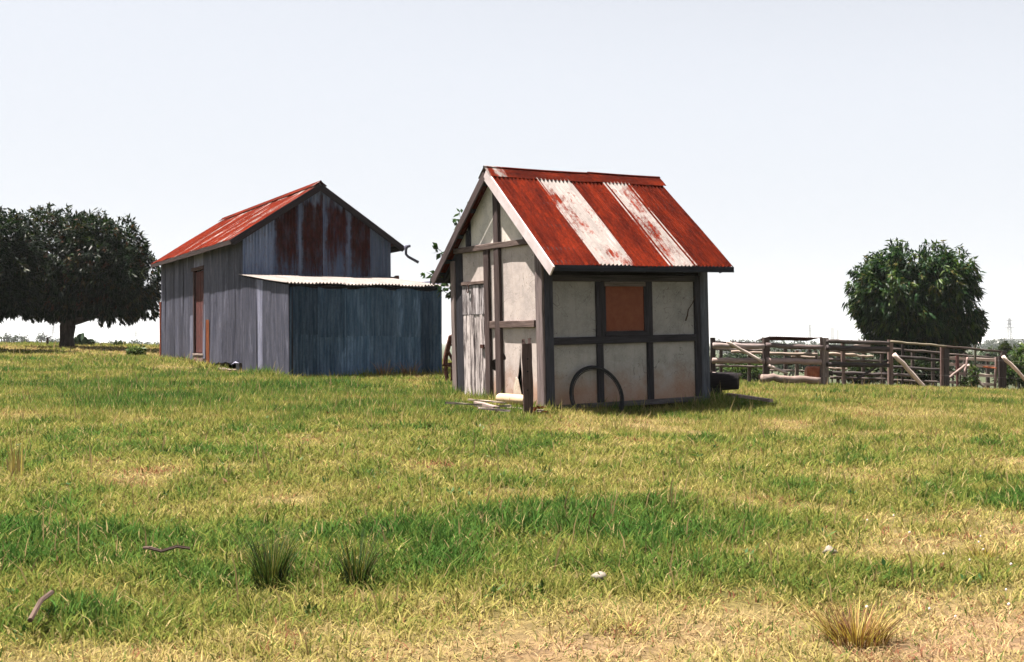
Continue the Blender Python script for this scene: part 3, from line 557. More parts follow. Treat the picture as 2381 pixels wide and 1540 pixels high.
def mango(base, lobes, n, nl, ln, wd, label, pw, forks, trunk_r=.24, fork_h=.9, cat='tree', seed=1, droop=.9, cut=None, dk=1.):
    t = thing('mango_tree', label, cat, Matrix.Translation(base)); b = np.array(base)
    lob = [tuple(np.array(l[:3]) - b) + tuple(l[3:]) for l in lobes]
    c, o = crown_pts(lob, n, .34, seed=seed); c2, o2 = crown_pts([(l[0], l[1], l[2], l[3]*.72, l[4]*.72, l[5]*.72) for l in lob], n//3, shell=.7, seed=seed)
    c, o = np.concatenate([c, c2]), np.concatenate([o, o2])
    if cut is not None: k = c[:, 2] > cut - b[2] + 1.0*(fbm(c[:, 0]*1.2 + 5, c[:, 1]*1.2, 5) - .5); c, o = c[k], o[k]
    k = fbm(c[:, 0]*.9 + c[:, 2]*.5 + seed, c[:, 2]*1.1 + c[:, 1]*.6, 61, 3) > .345; c, o = c[k], o[k]
    obj('crown', leaf_mesh('crown', c, o, nl, ln, wd, droop, np.array(MANGO)*dk, pw, LEAF), t)
    mb = MB(); fk = np.array([.02, .0, fork_h]); mb.tube([(0, 0, -.3), (.0, 0, .0), (-.02, .02, fork_h*.4), fk, fk + (0, 0, .25)], [trunk_r*1.35, trunk_r*1.1, trunk_r*.9, trunk_r*1.15, trunk_r*.8], 10, .07)
    for f in forks: limb(mb, fk + (0, 0, .1), f, trunk_r*.62, trunk_r*.16, .02*np.linalg.norm(f))
    mb.build('trunk', BARK, t, smooth=True); return t
ty_ = 41.0; tb = W(156, 812, ty_); tb[2] = hz(tb[0], tb[1])
def lobe(x, y, Y, rx, ryd, rz_): p = W(x, y, Y); k = Y/2700; return (p[0], p[1], p[2], rx*k, ryd*k, rz_*k)
mango(tb, [lobe(150, 615, 41, 125, 130, 128), lobe(235, 610, 40.5, 100, 120, 108), lobe(285, 665, 40.5, 85, 110, 92), lobe(110, 660, 41, 100, 110, 95), lobe(200, 690, 41, 140, 130, 68)], 6400, 8, .22, .07,
      'dome crowned dark tree with forked trunk beside the barn and bronze new leaves', [5, 4, 1.6, .7, .7, .6], [(1.9, .3, 1.5), (-1.3, .2, 1.9), (.5, -.6, 2.6), (-.5, .7, 2.8), (1.0, .5, 2.2)], .25, .75, seed=4, cut=W(190, 737, 41)[2], dk=.72)
tb2 = W(-25, 840, 36.0); tb2[2] = hz(tb2[0], tb2[1])
mango(tb2, [lobe(-30, 610, 36, 118, 130, 130), lobe(-40, 680, 36, 125, 130, 75), lobe(20, 650, 36, 65, 90, 100)], 3800, 8, .21, .07,
      'dark green tree cut off by the left edge of the picture', [7, 4, 1.4, .5, .1, .1], [(1.0, .2, 2.0), (-1.2, .2, 1.9), (.1, -.6, 2.6)], .24, .9, seed=8, cut=W(0, 738, 36)[2], dk=.6)
tb3 = W(2128, 880, 44.0); tb3[2] = hz(tb3[0], tb3[1])
mango(tb3, [lobe(2128, 665, 44, 118, 120, 104), lobe(2070, 685, 43.5, 98, 105, 86), lobe(2188, 675, 43.5, 82, 105, 88), lobe(2120, 745, 44, 120, 115, 75), lobe(2225, 735, 43.5, 62, 80, 62), lobe(2130, 800, 44, 100, 90, 50)], 5200, 9, .28, .075,
      'rounded glossy green tree behind the stockyard rails', [3.2, 4, 3.4, 1.8, .7, 0], [(1.2, .2, 2.4), (-1.2, .2, 2.3), (.1, -.6, 3.0)], .22, .5, seed=2, droop=1.3, dk=np.array([1.15, 1.4, 1.0]))

# leafy sapling whose sprays show past the shed roof
sb = np.array([-.75, 22.6, 0]); sb[2] = hz(sb[0], sb[1])
sap = thing('leafy_sapling', 'thin leafy sapling showing past the left roof edge of the small shed', 'tree', Matrix.Translation(sb))
tips = [W(1067, 492, 22.4), W(1072, 520, 22.4), W(1060, 520, 22.3), W(1017, 578, 22.3), W(1024, 590, 22.4), W(992, 634, 22.2), W(1004, 640, 22.3), W(1022, 672, 22.2), W(1040, 668, 22.2), W(1046, 684, 22.3), W(1095, 480, 22.8), W(1180, 560, 23), W(1150, 520, 23.2), W(1120, 620, 22.6), W(1046, 640, 22.5), W(1043, 655, 22.2)]
mb = MB(); mb.tube([(0, 0, -.2), (.05, 0, .8), (-.02, 0, 1.7), (.03, .1, 2.4)], [.06, .05, .04, .025], 7, .05); cs, os_ = [], []
for k, tpt in enumerate(tips):
    e = tpt - sb; s0 = np.array([.0, .03, min(e[2] - .25, 2.2)]); pts = [s0, s0*.45 + e*.55 + (0, 0, -.05), e]; mb.tube(pts, [.012, .008, .004], 5)
    for q in range(5): f = .62 + .38*q/4; cs.append(s0*(1-f) + e*f + rng.normal(size=3)*.03); os_.append((e - s0)/np.linalg.norm(e - s0))
mb.build('trunk', BARK, sap); obj('crown', leaf_mesh('crown', np.array(cs), np.array(os_), 3, .15, .09, .7, [(.016, .036, .014), (.03, .058, .02), (.05, .08, .03)], [3, 3, 1], LEAF, .9, .12), sap)

def bush(name, label, cat, base, lobes, n, ln, wd, pal, pw, group=None, mat=None, droop=.1, nl=5, stem=None):
    t = thing(name, label, cat, Matrix.Translation(base), group); b = np.array(base)
    c, o = crown_pts([tuple(np.array(l[:3]) - b) + tuple(l[3:]) for l in lobes], n, .3, .8, int(abs(base[0]*7)) % 50)
    c = c[c[:, 2] > -.05*ln] if len(c) else c; o = o[:len(c)]
    obj('crown', leaf_mesh('crown', c, o, nl, ln, wd, droop, pal, pw, mat or LEAF, 1.0), t)
    mb = MB(); hgt = stem or max(l[2] for l in lobes) - b[2]
    for k in range(3 if stem is None else 1): mb.tube([(.02*k, 0, -.2), (.1*(k-1)*hgt, .05*k, hgt*.5), (.2*(k-1)*hgt, .03, hgt)], [ln*.12, ln*.09, ln*.05], 5)
    mb.build('trunk', BARK, t); return t
def gb(x, y, Y): p = W(x, y, Y); p[2] = hz(p[0], p[1]); return p
GREEN = [(.022, .045, .012), (.038, .065, .018), (.065, .085, .026)]; OLIVE = [(.012, .022, .009), (.022, .034, .013), (.04, .046, .02)]
bush('paddock_shrub', 'pale green weedy shrub left of the barn corner', 'shrub', gb(312, 838, 36), [lobe(305, 815, 36, 14, 14, 14), lobe(325, 818, 36, 14, 14, 16), lobe(314, 825, 36, 16, 14, 10)], 130, .16, .06, [(.06, .09, .026), (.09, .115, .036), (.04, .065, .02)], [1, 1, 1])
bush('dark_bush', 'round dark olive bush behind the pale shrub at left', 'bush', gb(278, 812, 47), [lobe(278, 806, 47, 15, 15, 11)], 170, .2, .07, OLIVE, [3, 2, 1])
bush('brown_scrub', 'low brown scrub patch beside the barn corner post', 'scrub', gb(335, 815, 50), [lobe(330, 812, 50, 26, 20, 7), lobe(350, 813, 50, 18, 20, 6)], 170, .2, .06, [(.16, .10, .06), (.20, .15, .07), (.09, .08, .04)], [2, 2, 1], mat=DULL)
bush('yard_bush', 'leafy green bush at the right end of the stockyard', 'bush', gb(2375, 890, 42), [lobe(2375, 860, 42, 42, 40, 34), lobe(2395, 830, 42, 40, 40, 30), lobe(2340, 872, 42, 25, 30, 20)], 520, .22, .08, GREEN, [2, 2, 1])
bush('yard_bush', 'dense green weeds inside the stockyard behind the log rails', 'bush', gb(1720, 880, 42), [lobe(1715, 865, 42, 38, 30, 16), lobe(1752, 862, 42, 26, 30, 18)], 330, .18, .06, GREEN, [1, 2, 2])
bush('yard_bush', 'round topped greyish shrub peeping over the end post', 'bush', gb(2336, 850, 60), [lobe(2336, 812, 60, 12, 12, 13)], 160, .2, .08, OLIVE, [1, 2, 2], stem=1.2)
bush('yard_bush', 'shaded undergrowth below the rounded tree behind the rails', 'bush', gb(2120, 880, 41.5), [lobe(2120, 862, 41.5, 95, 30, 24), lobe(2010, 868, 41.5, 60, 30, 18)], 700, .24, .09, OLIVE, [3, 2, 1])
bush('gate_weeds', 'tall leafy weeds growing through the gate panel', 'weeds', gb(2262, 898, 37.2), [lobe(2262, 872, 37.2, 10, 8, 24), lobe(2250, 888, 37.2, 16, 8, 12)], 110, .14, .05, GREEN, [2, 2, 2])

# prickly pear by the left tree
pb = gb(185, 812, 46); pear = thing('prickly_pear', 'blue green prickly pear clump behind the tree trunk', 'cactus', Matrix.Translation(pb))
for k in range(34):
    xx = rng.uniform(-1, 1); zt = (1 - abs(xx)**1.5)*rng.uniform(.15, 1.0); p = W(189 + xx*24, 812 - zt*34, 46 + rng.uniform(-.3, .3)) - pb; p[2] = max(p[2], .1)
    mb = MB(); a, tl = rng.uniform(0, 3.1), rng.uniform(-.5, .5); U = np.array([math.cos(a)*math.cos(tl), math.sin(a)*math.cos(tl), math.sin(tl)]); Vv = np.cross(U, (0, 1, .1)); Vv /= np.linalg.norm(Vv); Vv = Vv if Vv[2] > 0 else -Vv; N = np.cross(U, Vv)
    poly = [(math.cos(t)*.115, math.sin(t)*.17 + .02) for t in np.linspace(0, 6.283, 11)[:-1]]; mb.slab(poly, p, U, Vv, N, .03)
    mb.build('pad', m_pad if k else (globals().__setitem__('m_pad', m_plain('cactus_skin', (.045, .075, .04), (.03, .05, .03), 10, .6)) or m_pad), pear, random.uniform(.7, 1.3))

# ------------------------------------------------------------------ stockyard
def pole(mb, a, b, r0, r1=None, n=8, jit=.10, seg=6, wander=.012):
    a, b = np.array(a, float), np.array(b, float); r1 = r0 if r1 is None else r1
    pts = [a + (b - a)*t + rng.normal(size=3)*wander*(0 < t < 1) for t in np.linspace(0, 1, seg)]; return mb.tube(pts, list(np.linspace(r0, r1, seg)), n, jit)
yard = thing('stockyard_fence', 'weathered grey timber stockyard fence of split posts and heavy rails', 'fence', Matrix.Translation((0, 0, 0)))
def Yd(name, mb, col=(1, 1, 1), par=yard, mat=None, **k): return mb.build(name, mat or WOOD, par, col, **k)
def fy(x): return 35.2 + (x - 1655)/700*2.2     # the fence line drifts away to the right
def post(x0, x1, top, bot, col, par=yard, dY=0, lean_=0, name='post', wob=.01):
    Yv = fy(x0) + dY; a, b = W((x0 + x1)/2, bot, Yv), W((x0 + x1)/2 + lean_, top, Yv); a[2] = min(a[2], hz(a[0], a[1])) - .25; wd = (x1 - x0)*Yv/2700
    return Yd(name, MB().beam(a, b, wd, wd*.9, (0, 1, 0), 5, wob), col, par)
def rail(x0, y0, x1, y1, th, col, par=yard, dY=-.12, name='rail', rnd=True, dp=None):
    a, b = W(x0, y0, fy(x0) + dY), W(x1, y1, fy(x1) + dY); t = th*fy(x0)/2700
    mb = pole(MB(), a, b, t/2, t/2*.9, 8, .12, 8, .008) if rnd else MB().beam(a, b, dp or .05, t, (0, 0, 1), 5, .006)
    return Yd(name, mb, col, par, smooth=rnd)
GW = (1.2, 1.13, 1.16); DW = (.18, .16, .17); MW = (.4, .36, .36)
post(1651, 1662, 785, 882, DW); post(1773.5, 1788, 785, 884, (0.30, 0.25, 0.25))
rail(1657, 804, 1775, 805.5, 13.5, GW); rail(1656, 838.5, 1776, 840, 13, (1.17, 1.01, 0.99)); rail(1656, 870, 1722, 871, 9, GW); rail(1655, 796, 1775, 797.5, 4, DW, dY=.1)
rail(1780, 803.5, 1912, 808, 12, (0.58, 0.52, 0.55)); rail(1781, 839, 1908, 842, 15, (1.26, 1.08, 1.08))
rail(1780, 822, 1900, 825, 8, (1.35, 1.26, 1.17), dY=1.8); rail(1700, 818, 1790, 822, 7, (1.26, 1.12, 1.03), dY=1.8); rail(1840, 829, 1908, 832, 7, (1.08, 0.99, 0.90), dY=1.9)
post(1848, 1856, 815, 880, (0.90, 0.81, 0.77), dY=1.9); post(1894, 1899, 815, 880, MW, dY=1.9)
post(1905.5, 1911, 784, 890, (0.54, 0.45, 0.45)); post(1912, 1918, 786, 891, (1.03, 0.95, 0.95)); post(1919.5, 1925.5, 786, 891, (0.99, 0.90, 0.90))
for yv in (790, 815, 842, 872): rail(1911, yv, 1921, yv + .5, 9, GW, dY=0, rnd=False, name='spacer', dp=.08)
rail(1922, 794, 2066, 799, 10, (0.30, 0.29, 0.30)); rail(1922, 809, 2066, 813, 13, (0.27, 0.26, 0.28)); rail(1922, 847, 2066, 850, 11, (0.21, 0.20, 0.22)); rail(1922, 866, 2068, 872, 9, (0.30, 0.29, 0.31), dY=.15)
rail(1925, 823, 1990, 826, 8, (1.35, 1.22, 1.08), dY=1.9); rail(1975, 827, 2030, 829, 6, (1.35, 1.26, 1.12), dY=1.9); rail(1926, 856, 1970, 858, 5, (1.17, 1.08, 0.99), dY=1.7); rail(1985, 806, 2022, 805, 8, (1.35, 1.17, 1.12), dY=2.2, rnd=False)
a = W(1959, 790, fy(1960)); post(1958.5, 1966, 791, 889, (0.72, 0.58, 0.55), lean_=-4, wob=.025); rail(1984, 886, 2064, 838, 6, (0.21, 0.20, 0.22), name='brace')
rail(2045, 832, 2051.5, 895, 2.2, (1.53, 1.44, 1.35), name='stick'); post(2063.5, 2075, 790, 893, (0.77, 0.63, 0.61))
rail(2070, 794.5, 2201, 806, 5.5, (0.85, 0.85, 0.68)); rail(2072, 853, 2197, 860, 7, (0.24, 0.24, 0.26), dY=.2); rail(2072, 870, 2120, 874, 7, (0.63, 0.61, 0.65), dY=.3); rail(2074, 830, 2196, 838, 8, (0.17, 0.17, 0.18), dY=.3)
post(2095, 2100, 800, 885, DW, dY=1.6); post(2186, 2193, 804, 898, (0.54, 0.41, 0.41)); post(2193.5, 2205, 805, 900, (0.27, 0.27, 0.30))
rail(2199, 806, 2327, 818, 6, (0.24, 0.21, 0.20)); post(2321, 2328, 828, 895, DW); post(2326.5, 2338, 816, 897, (0.22, 0.20, 0.22))
inner = thing('inner_yard_fence', 'second line of grey rails and posts farther back inside the stockyard', 'fence', Matrix.Translation((0, 0, 0)))
for (x0, y0, x1, y1, th, k) in ((1660, 812, 1790, 815, 6, .5), (1660, 851, 1780, 853, 6, .6), (1790, 861, 1900, 864, 6, .5), (1925, 836, 2062, 842, 7, .45), (1930, 878, 2060, 882, 7, .4), (2075, 812, 2195, 822, 7, .35), (2078, 884, 2190, 889, 6, .5), (2205, 824, 2322, 832, 5, .4), (1930, 816, 2060, 821, 5, .7)):
    rail(x0, y0, x1, y1, th, (k, k*.93, k*.92), inner, 3.4)
for x in (1672, 1738, 1822, 1878, 1944, 2003, 2046, 2118, 2165, 2240, 2292): post(x, x + 7, 808 + (x - 1650)*.022, 884, (.3, .27, .27), inner, 3.5)
for q in ((1690, 795, 1770, 840), (1786, 849, 1830, 869)): rail(*q, 7.5, (2.4, 2.25, 2.2), name='brace', dY=-.25)
rail(2078, 824, 2154, 906, 11, (2.4, 2.25, 2.2), name='brace', dY=-.55); rail(2331, 829, 2392, 892, 9, (2.4, 2.25, 2.2), name='brace', dY=-.45)
for yv, th in ((829, 1.), (868, 1.)): rail(2072, yv, 2392, yv + 13, th*.6, (.8, .8, .85), name='wire', dY=-.2)
gate = thing('gate_panel', 'pale slatted gate panel propped at the right end of the stockyard', 'gate', Matrix.Translation((0, 0, 0)))
GP = (2.3, 2.15, 2.1)
for (y0, y1, th) in ((832.5, 838, 7), (847, 853, 6.5), (867, 875, 6), (888.5, 895, 6)): rail(2203, y0, 2314, y1, th, GP, gate, .35, 'slat', False, .03)
post(2222.5, 2228, 827, 905, (.5, .28, .28), gate, .25, name='upright'); post(2309, 2314, 831, 898, (1.2, 1.0, .98), gate, .28, 4, 'upright'); post(2263.5, 2268, 802, 898, (.45, .5, .42), gate, .2, 1, 'upright')
rail(2239.5, 887, 2249, 831, 6, (1.35, 1.1, 1.1), gate, .2, 'upright'); rail(2198, 886, 2243, 849, 6.5, (1.1, .95, .92), gate, .12, 'brace'); rail(2249, 849, 2264, 873, 7, GP, gate, .15, 'brace'); rail(2263, 872, 2289, 902, 7, GP, gate, .1, 'brace')
rail(2285, 853, 2316, 856.5, 3.2, (1, 1, 1), gate, .1, 'red_bar', False, .03).data.materials[0] = ORANGE
# things lying about the yard
lg = pole(MB(), W(1772, 881, 34.6), W(1906, 884, 35.0), .125, .09, 10, .2, 12, .025).build('fallen_log', WOOD, None, (1.0, .87, .84), True, label='pale fallen log lying along the foot of the stockyard rails', category='log')
pole(MB(), W(1768, 877, 35.2), W(1782, 875, 35.9), .09, .085, 9, .06, 3).build('log_stub', WOOD, None, (.7, .45, .4), True, label='short brown log stub by the second stockyard post', category='log')
sh = MB(); a, b = W(1789, 784.5, 35.3), W(1908, 787, 36.1); U = (b - a)/np.linalg.norm(b - a); Vd = np.array([.0, 1, -.06]); Vd /= np.linalg.norm(Vd); nn = np.cross(U, Vd); nn = nn if nn[2] > 0 else -nn
sh.sheet(a + (0, 0, .02), U, Vd, nn, float(np.linalg.norm(b - a)), 1.7, amp=.014, rows=2); so_ = sh.build('loose_roof_sheet', IRON, None, (.75, .6, .45), label='rusty corrugated sheet laid flat over the stockyard rails', category='iron sheet')
dr = W(1893, 873, 36.4); dr[2] = hz(dr[0], dr[1]); drum = thing('steel_drum', 'orange painted drum lying behind the log rails', 'drum', Matrix.Translation(dr))
mb = MB(); mb.tube([(-.22, .1, .36), (-.18, .1, .36), (-.0, .02, .36), (.22, -.1, .36)], [.29, .30, .30, .30], 14); mb.build('body', ORANGE, drum, smooth=True); MB().tube([(.222, -.101, .36), (.24, -.111, .36)], [.28, .28], 14).build('lid', PALE, drum, (1.0, .75, .6)); MB().tube([(.0, .02, .36), (.02, .01, .36)], .312, 14).build('hoop', ORANGE, drum, .8)

# wire fence posts along the left crest
for (x, t, b_, lab) in ((110.7, 784, 806, 'thin dark fence post left of the forked tree trunk'), (234, 799, 820, 'thin dark fence post midway between tree trunk and barn'), (352, 804, 820, 'thin dark fence post nearest the barn corner')):
    a, c = W(x, b_, 46), W(x, t, 46); a[2] = hz(a[0], a[1]) - .2
    MB().beam(a, c, .075, .075, (0, 1, 0), 3, .008).build('fence_post', WOOD, None, (.3, .22, .22), label=lab, category='post', group='fence posts on the crest')

# ------------------------------------------------------------------ things around the small shed
SM = rot_frame((SX, SY, SZ), SYAW, 0, STY); Sl = lambda x, y, z: np.array(SM @ Vector((x, y, z)))
hp = thing('tyre_hoop', 'large thin black tyre hoop leaning on the shaded shed wall', 'tyre', SM)
mb = MB(); N_ = 40; R0, r0 = .462, .024; vs, fs = [], []
for i in range(N_):
    t = 2*math.pi*i/N_; 
    for k in range(8):
        q = 2*math.pi*k/8; rr = R0 + r0*math.cos(q)*1.2; zz = rr*math.sin(t); yy = -.30 + .30*(zz + .5)/1.05*.9 - .02; vs.append((.825 + rr*math.cos(t)*1.03, yy - r0*.7*math.sin(q), .085 + zz*.97))
    for k in range(8): fs.append([i*8 + k, i*8 + (k+1) % 8, ((i+1) % N_)*8 + (k+1) % 8, ((i+1) % N_)*8 + k])
mb.add(vs, fs).build('tread', RUBBER, hp, smooth=True)
vs = [];fs = []
for i in range(N_):
    t = 2*math.pi*i/N_
    for rr, dy in ((R0 - .036, -.006), (R0 - .046, -.006), (R0 - .046, .006), (R0 - .036, .006)):
        zz = rr*math.sin(t); vs.append((.825 + rr*math.cos(t)*1.03, -.32 + .27*(zz + .5)/1.05 + dy, .085 + zz*.97))
    for k in range(4): fs.append([i*4 + k, i*4 + (k+1) % 4, ((i+1) % N_)*4 + (k+1) % 4, ((i+1) % N_)*4 + k])
MB().add(vs, fs).build('bead', RUBBER, hp, 1.4)
pp = np.array([.245, 16.75, 0]); pp[2] = hz(pp[0], pp[1])
st = thing('old_gate_post', 'weathered notched post standing before the shed corner', 'post', Matrix.Translation(pp))
MB().beam((0, 0, -.3), (-.035, .02, 1.02), .15, .13, (0, 1, 0), 7, .008, .95).build('shaft', WOOD, st, (.38, .30, .30))
for s_, hh in ((-1, 1.085), (1, 1.10)): MB().beam((-.035 + s_*.04, .02, 1.0), (-.04 + s_*.046, .02, hh), .055, .12, (0, 1, 0), 2, .006, .7).build('notch_horn', WOOD, st, (.38, .30, .30))
for zz in (.35, .62, .80): MB().tube([(-.02, -.072, zz), (-.02, -.05, zz)], .014, 6).build('bolt_hole', RUBBER, st, .6)
pa, pb_ = W(1161, 926, 18.05), W(1224, 931, 17.45); d = (pb_ - pa); z_ = .035
pipe = thing('clay_pipe', 'short cream coloured pipe lying at the foot of the shed front', 'pipe')
ax = d/np.linalg.norm(d); mb = MB(); mb.tube([pa, pa + ax*.02, pb_ - ax*.02, pb_], [.072, .078, .078, .074], 18, cap=False).tube([pb_, pa], [.058, .058], 18, cap=False)
mb.build('shell', PALE, pipe, (1.05, 1.05, 1.05), True); MB().tube([pa + ax*.004, pa + ax*.01], .072, 18).build('closed_end', PALE, pipe)
def plank(a, b, wd, th, col, name, label, cat='plank', mat=None, lift=.05):
    a[2] = hz(a[0], a[1]) + lift; b[2] = hz(b[0], b[1]) + lift
    return MB().beam(a, b, wd, th, (0, 0, 1), 4, .005).build(name, mat or WOOD, None, col, label=label, category=cat)
plank(gb(1108, 944, 17.15), gb(1154, 960, 16.5), .10, .07, (1.0, .88, .88), 'loose_plank', 'thick pale plank lying aslant in the grass before the door', lift=.09)
plank(W(1036, 955, 16.75), W(1120, 957, 16.7), .035, .025, (1.2, 1.15, 1.05), 'thin_lath', 'thin white lath in the grass left of the thick plank', 'lath', lift=.12)
plank(W(1150, 957, 16.7), W(1188, 955, 16.75), .035, .025, (1.2, 1.15, 1.05), 'thin_lath', 'thin white lath just right of the thick plank', 'lath', lift=.11)
plank(W(1112, 966, 16.2), W(1186, 969, 16.1), .03, .02, (.9, .85, .85), 'thin_lath', 'thin grey lath nearest the camera before the shed', 'lath', lift=.11)
plank(W(1090, 935, 17.75), W(1175, 941, 17.4), .06, .02, (1.2, 1.1, 1.0), 'thin_lath', 'broken white lath at the foot of the shed door', 'lath', lift=.09)
plank(W(1180, 943, 17.1), W(1262, 952, 16.85), .09, .03, (1.0, .9, .85), 'loose_plank', 'flat pale board under the cream pipe and post', lift=.05)
lq = W(1655, 893, 20.6); le = W(1715, 890, 20.3)
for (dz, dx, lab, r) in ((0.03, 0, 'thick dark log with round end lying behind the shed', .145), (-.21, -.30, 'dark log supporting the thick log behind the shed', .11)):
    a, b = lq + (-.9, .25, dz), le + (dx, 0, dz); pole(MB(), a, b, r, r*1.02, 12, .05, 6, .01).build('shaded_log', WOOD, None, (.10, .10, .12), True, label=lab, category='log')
plank(W(1692, 922, 19.9), W(1793, 938, 19.0), .07, .05, (1.5, 1.3, 1.3), 'ground_pole', 'thin pale pole on the grass in the shed shadow', 'pole', lift=.08)
# scatter of fallen orange bark by the corner
for k in range(5):
    c = W(1252 + rng.uniform(-10, 14), 955, 16.7); c[2] = hz(c[0], c[1]) + .06 + .01*k
    MB().add([c + rng.normal(size=3)*.02 + q for q in (np.array([-.08, 0, 0]), np.array([0, -.03, .04]), np.array([.09, .01, .0]), np.array([0, .05, .02]))], [[0, 1, 2, 3]]).build('bark_scrap', ORANGE, None, (.8, .8, .7), label='curled orange bark scrap at the foot of the near shed corner', category='bark', group='orange bark scraps')
# rusty implement between the lean-to and the shed
im = thing('rusty_implement', 'rusty iron implement with bent arm between lean-to and small shed', 'implement'); IY = 23.0
for nm, pts, r in (('arm', [(1053, 782), (1047, 783), (1043, 800), (1036, 830), (1034, 846)], .05), ('bar', [(1029, 847), (1042, 849), (1058, 847)], .045), ('brace', [(1041, 815), (1049, 832), (1055, 842)], .03), ('crossbar', [(1043, 803), (1058, 802)], .02), ('leg', [(1037, 850), (1036, 862), (1039, 880), (1038, 890)], .04), ('leg', [(1051, 850), (1052, 868), (1050, 888)], .035)):
    MB().tube([W(x, y, IY) for x, y in pts], r, 7, .1).build(nm, RUSTY, im, .8)
for (x, y, Yv, r, lab) in ((1930, 1338, 7.95, .034, 'knobbly white stone in dry grass at lower right'), (1393, 1392, 7.2, .034, 'pale stone in the dry grass below the lush band')):
    c = W(x, y, Yv); c[2] = hz(c[0], c[1]) + .045; mb = MB(); d = rng.normal(size=(14, 3)); 
    n1, n2 = 6, 8; vs = [c + np.array([math.cos(q)*math.sin(t)*1.2, math.sin(q)*math.sin(t), math.cos(t)*.8])*r*.8*(1 + .9*rng.random()) for t in np.linspace(.15, 3.0, n1) for q in np.linspace(0, 6.283, n2 + 1)[:-1]]
    fs = [[i*n2 + k, (i+1)*n2 + k, (i+1)*n2 + (k+1) % n2, i*n2 + (k+1) % n2] for i in range(n1 - 1) for k in range(n2)] + [list(range(n2)), [(n1-1)*n2 + k for k in range(n2)][::-1]]
    mb.add(vs, fs).build('stone', STONE, None, .42, True, label=lab, category='stone')
for (pts, r, lab) in (([(335, 1330, 7.6), (348, 1352, 7.5), (375, 1342, 7.5), (410, 1328, 7.55), (440, 1328, 7.6)], .012, 'dead forked branch lying below the lush band at left'), ([(70, 1535, 5.9), (95, 1490, 6.15), (120, 1455, 6.4)], .014, 'bare grey stick in the lower left corner')):
    q = []
    for k, (x, y, Yv) in enumerate(pts): p = W(x, y, Yv); p[2] = hz(p[0], p[1]) + .13 + .02*(k % 2); q.append(p)
    MB().tube(q, r, 6, .15).build('fallen_branch', WOOD, None, (.45, .36, .32), label=lab, category='branch')
for (x, y, Yv, lab, b_) in ((640, 865, 26.3, 'small pale block under the barn wall gap', .06),):
    c = np.array(BM @ Vector((-.12, .9, 0))); c[2] = hz(c[0], c[1]) + .05
    MB().beam(c + (-.25, .3, .02), c + (.25, -.35, 0), .12, .10, (0, 0, 1), 4, .015).build('pale_timber', WOOD, None, (.8, .72, .66), label='pale timber lying under the gap in the barn wall', category='timber')

# ------------------------------------------------------------------ tussocks and dry weeds
def tuft(name, label, cat, base, n, h, spr, rad_, cols, wd=.006, mat=None, group=None):
    v, f, cl = [], [], []
    for i in range(n):
        a = rng.uniform(0, 6.283); r = rad_*rng.random()**.6; b = np.array([math.cos(a)*r, math.sin(a)*r, -.03]); hh = h*rng.uniform(.5, 1.1); o = np.array([math.cos(a), math.sin(a), 0])*spr*hh*rng.uniform(.2, 1.2) + rng.normal(size=3)*.03*hh*np.array([1, 1, 0])
        sd_ = np.array([-math.sin(a + rng.normal()*.8), math.cos(a), 0]); k0 = len(v)
        for t in (0, .4, .75, 1.0):
            p = b + o*t**1.7 + np.array([0, 0, hh*(t - .12*t*t)]); ww = wd*(1 - t*.85); v += [p - sd_*ww, p + sd_*ww]
        for j in range(3): f.append([k0 + 2*j, k0 + 2*j + 1, k0 + 2*j + 3, k0 + 2*j + 2])
        c = np.array(cols[rng.integers(len(cols))])*rng.uniform(.7, 1.3); cl += [c]*8
    me = bpy.data.meshes.new(name); me.from_pydata([tuple(p) for p in v], [], f); me.materials.append(mat or DULL)
    a_ = me.attributes.new('tint', 'FLOAT_COLOR', 'POINT'); a_.data.foreach_set('color', np.c_[np.array(cl), np.ones(len(cl))].astype(np.float32).ravel())
    o = obj(name, me, label=label, category=cat, group=group); o.location = base; return o
RUSH = [(.012, .026, .010), (.020, .038, .013), (.04, .048, .018), (.09, .075, .03)]; DRYC = [(.42, .30, .12), (.30, .19, .08), (.22, .11, .06), (.50, .40, .18)]
tuft('rush_tussock', 'larger dark green rush tussock at lower left of centre', 'tussock', gb(630, 1345, 7.25), 260, .44, .55, .085, RUSH, .004)
tuft('rush_tussock', 'thinner dark green rush tussock right of the larger one', 'tussock', gb(828, 1345, 7.25), 170, .42, .5, .07, RUSH, .004)
tuft('dry_tussock', 'brown dry grass tussock in the straw at lower right', 'tussock', gb(1990, 1500, 6.0), 420, .22, .8, .14, [(.26, .17, .06), (.16, .08, .04), (.09, .04, .03), (.34, .26, .09)], .004)
tuft('dry_tussock', 'small brown dead tussock right of the brown dry one', 'tussock', gb(2290, 1330, 7.9), 110, .15, .8, .10, [(.30, .22, .09), (.2, .13, .06)], .005)
for (x, lab) in ((880, 'left clump of orange dead weeds against the lean-to wall'), (938, 'right clump of orange dead weeds against the lean-to wall')):
    a = np.array(BM @ Vector(((x - 672)/355*3.44, -3.75, 0))); a[2] = hz(a[0], a[1]); tuft('dead_weeds', lab, 'weeds', a, 50, .42, .6, .16, [(.22, .085, .035), (.17, .075, .035), (.24, .14, .06)], .006, group='dead weeds by the lean-to')
tuft('seeding_weed', 'tall dry seeding weed at far left', 'weed', gb(40, 1130, 11.2), 26, .55, .16, .08, [(.22, .15, .08), (.3, .22, .1)], .006)

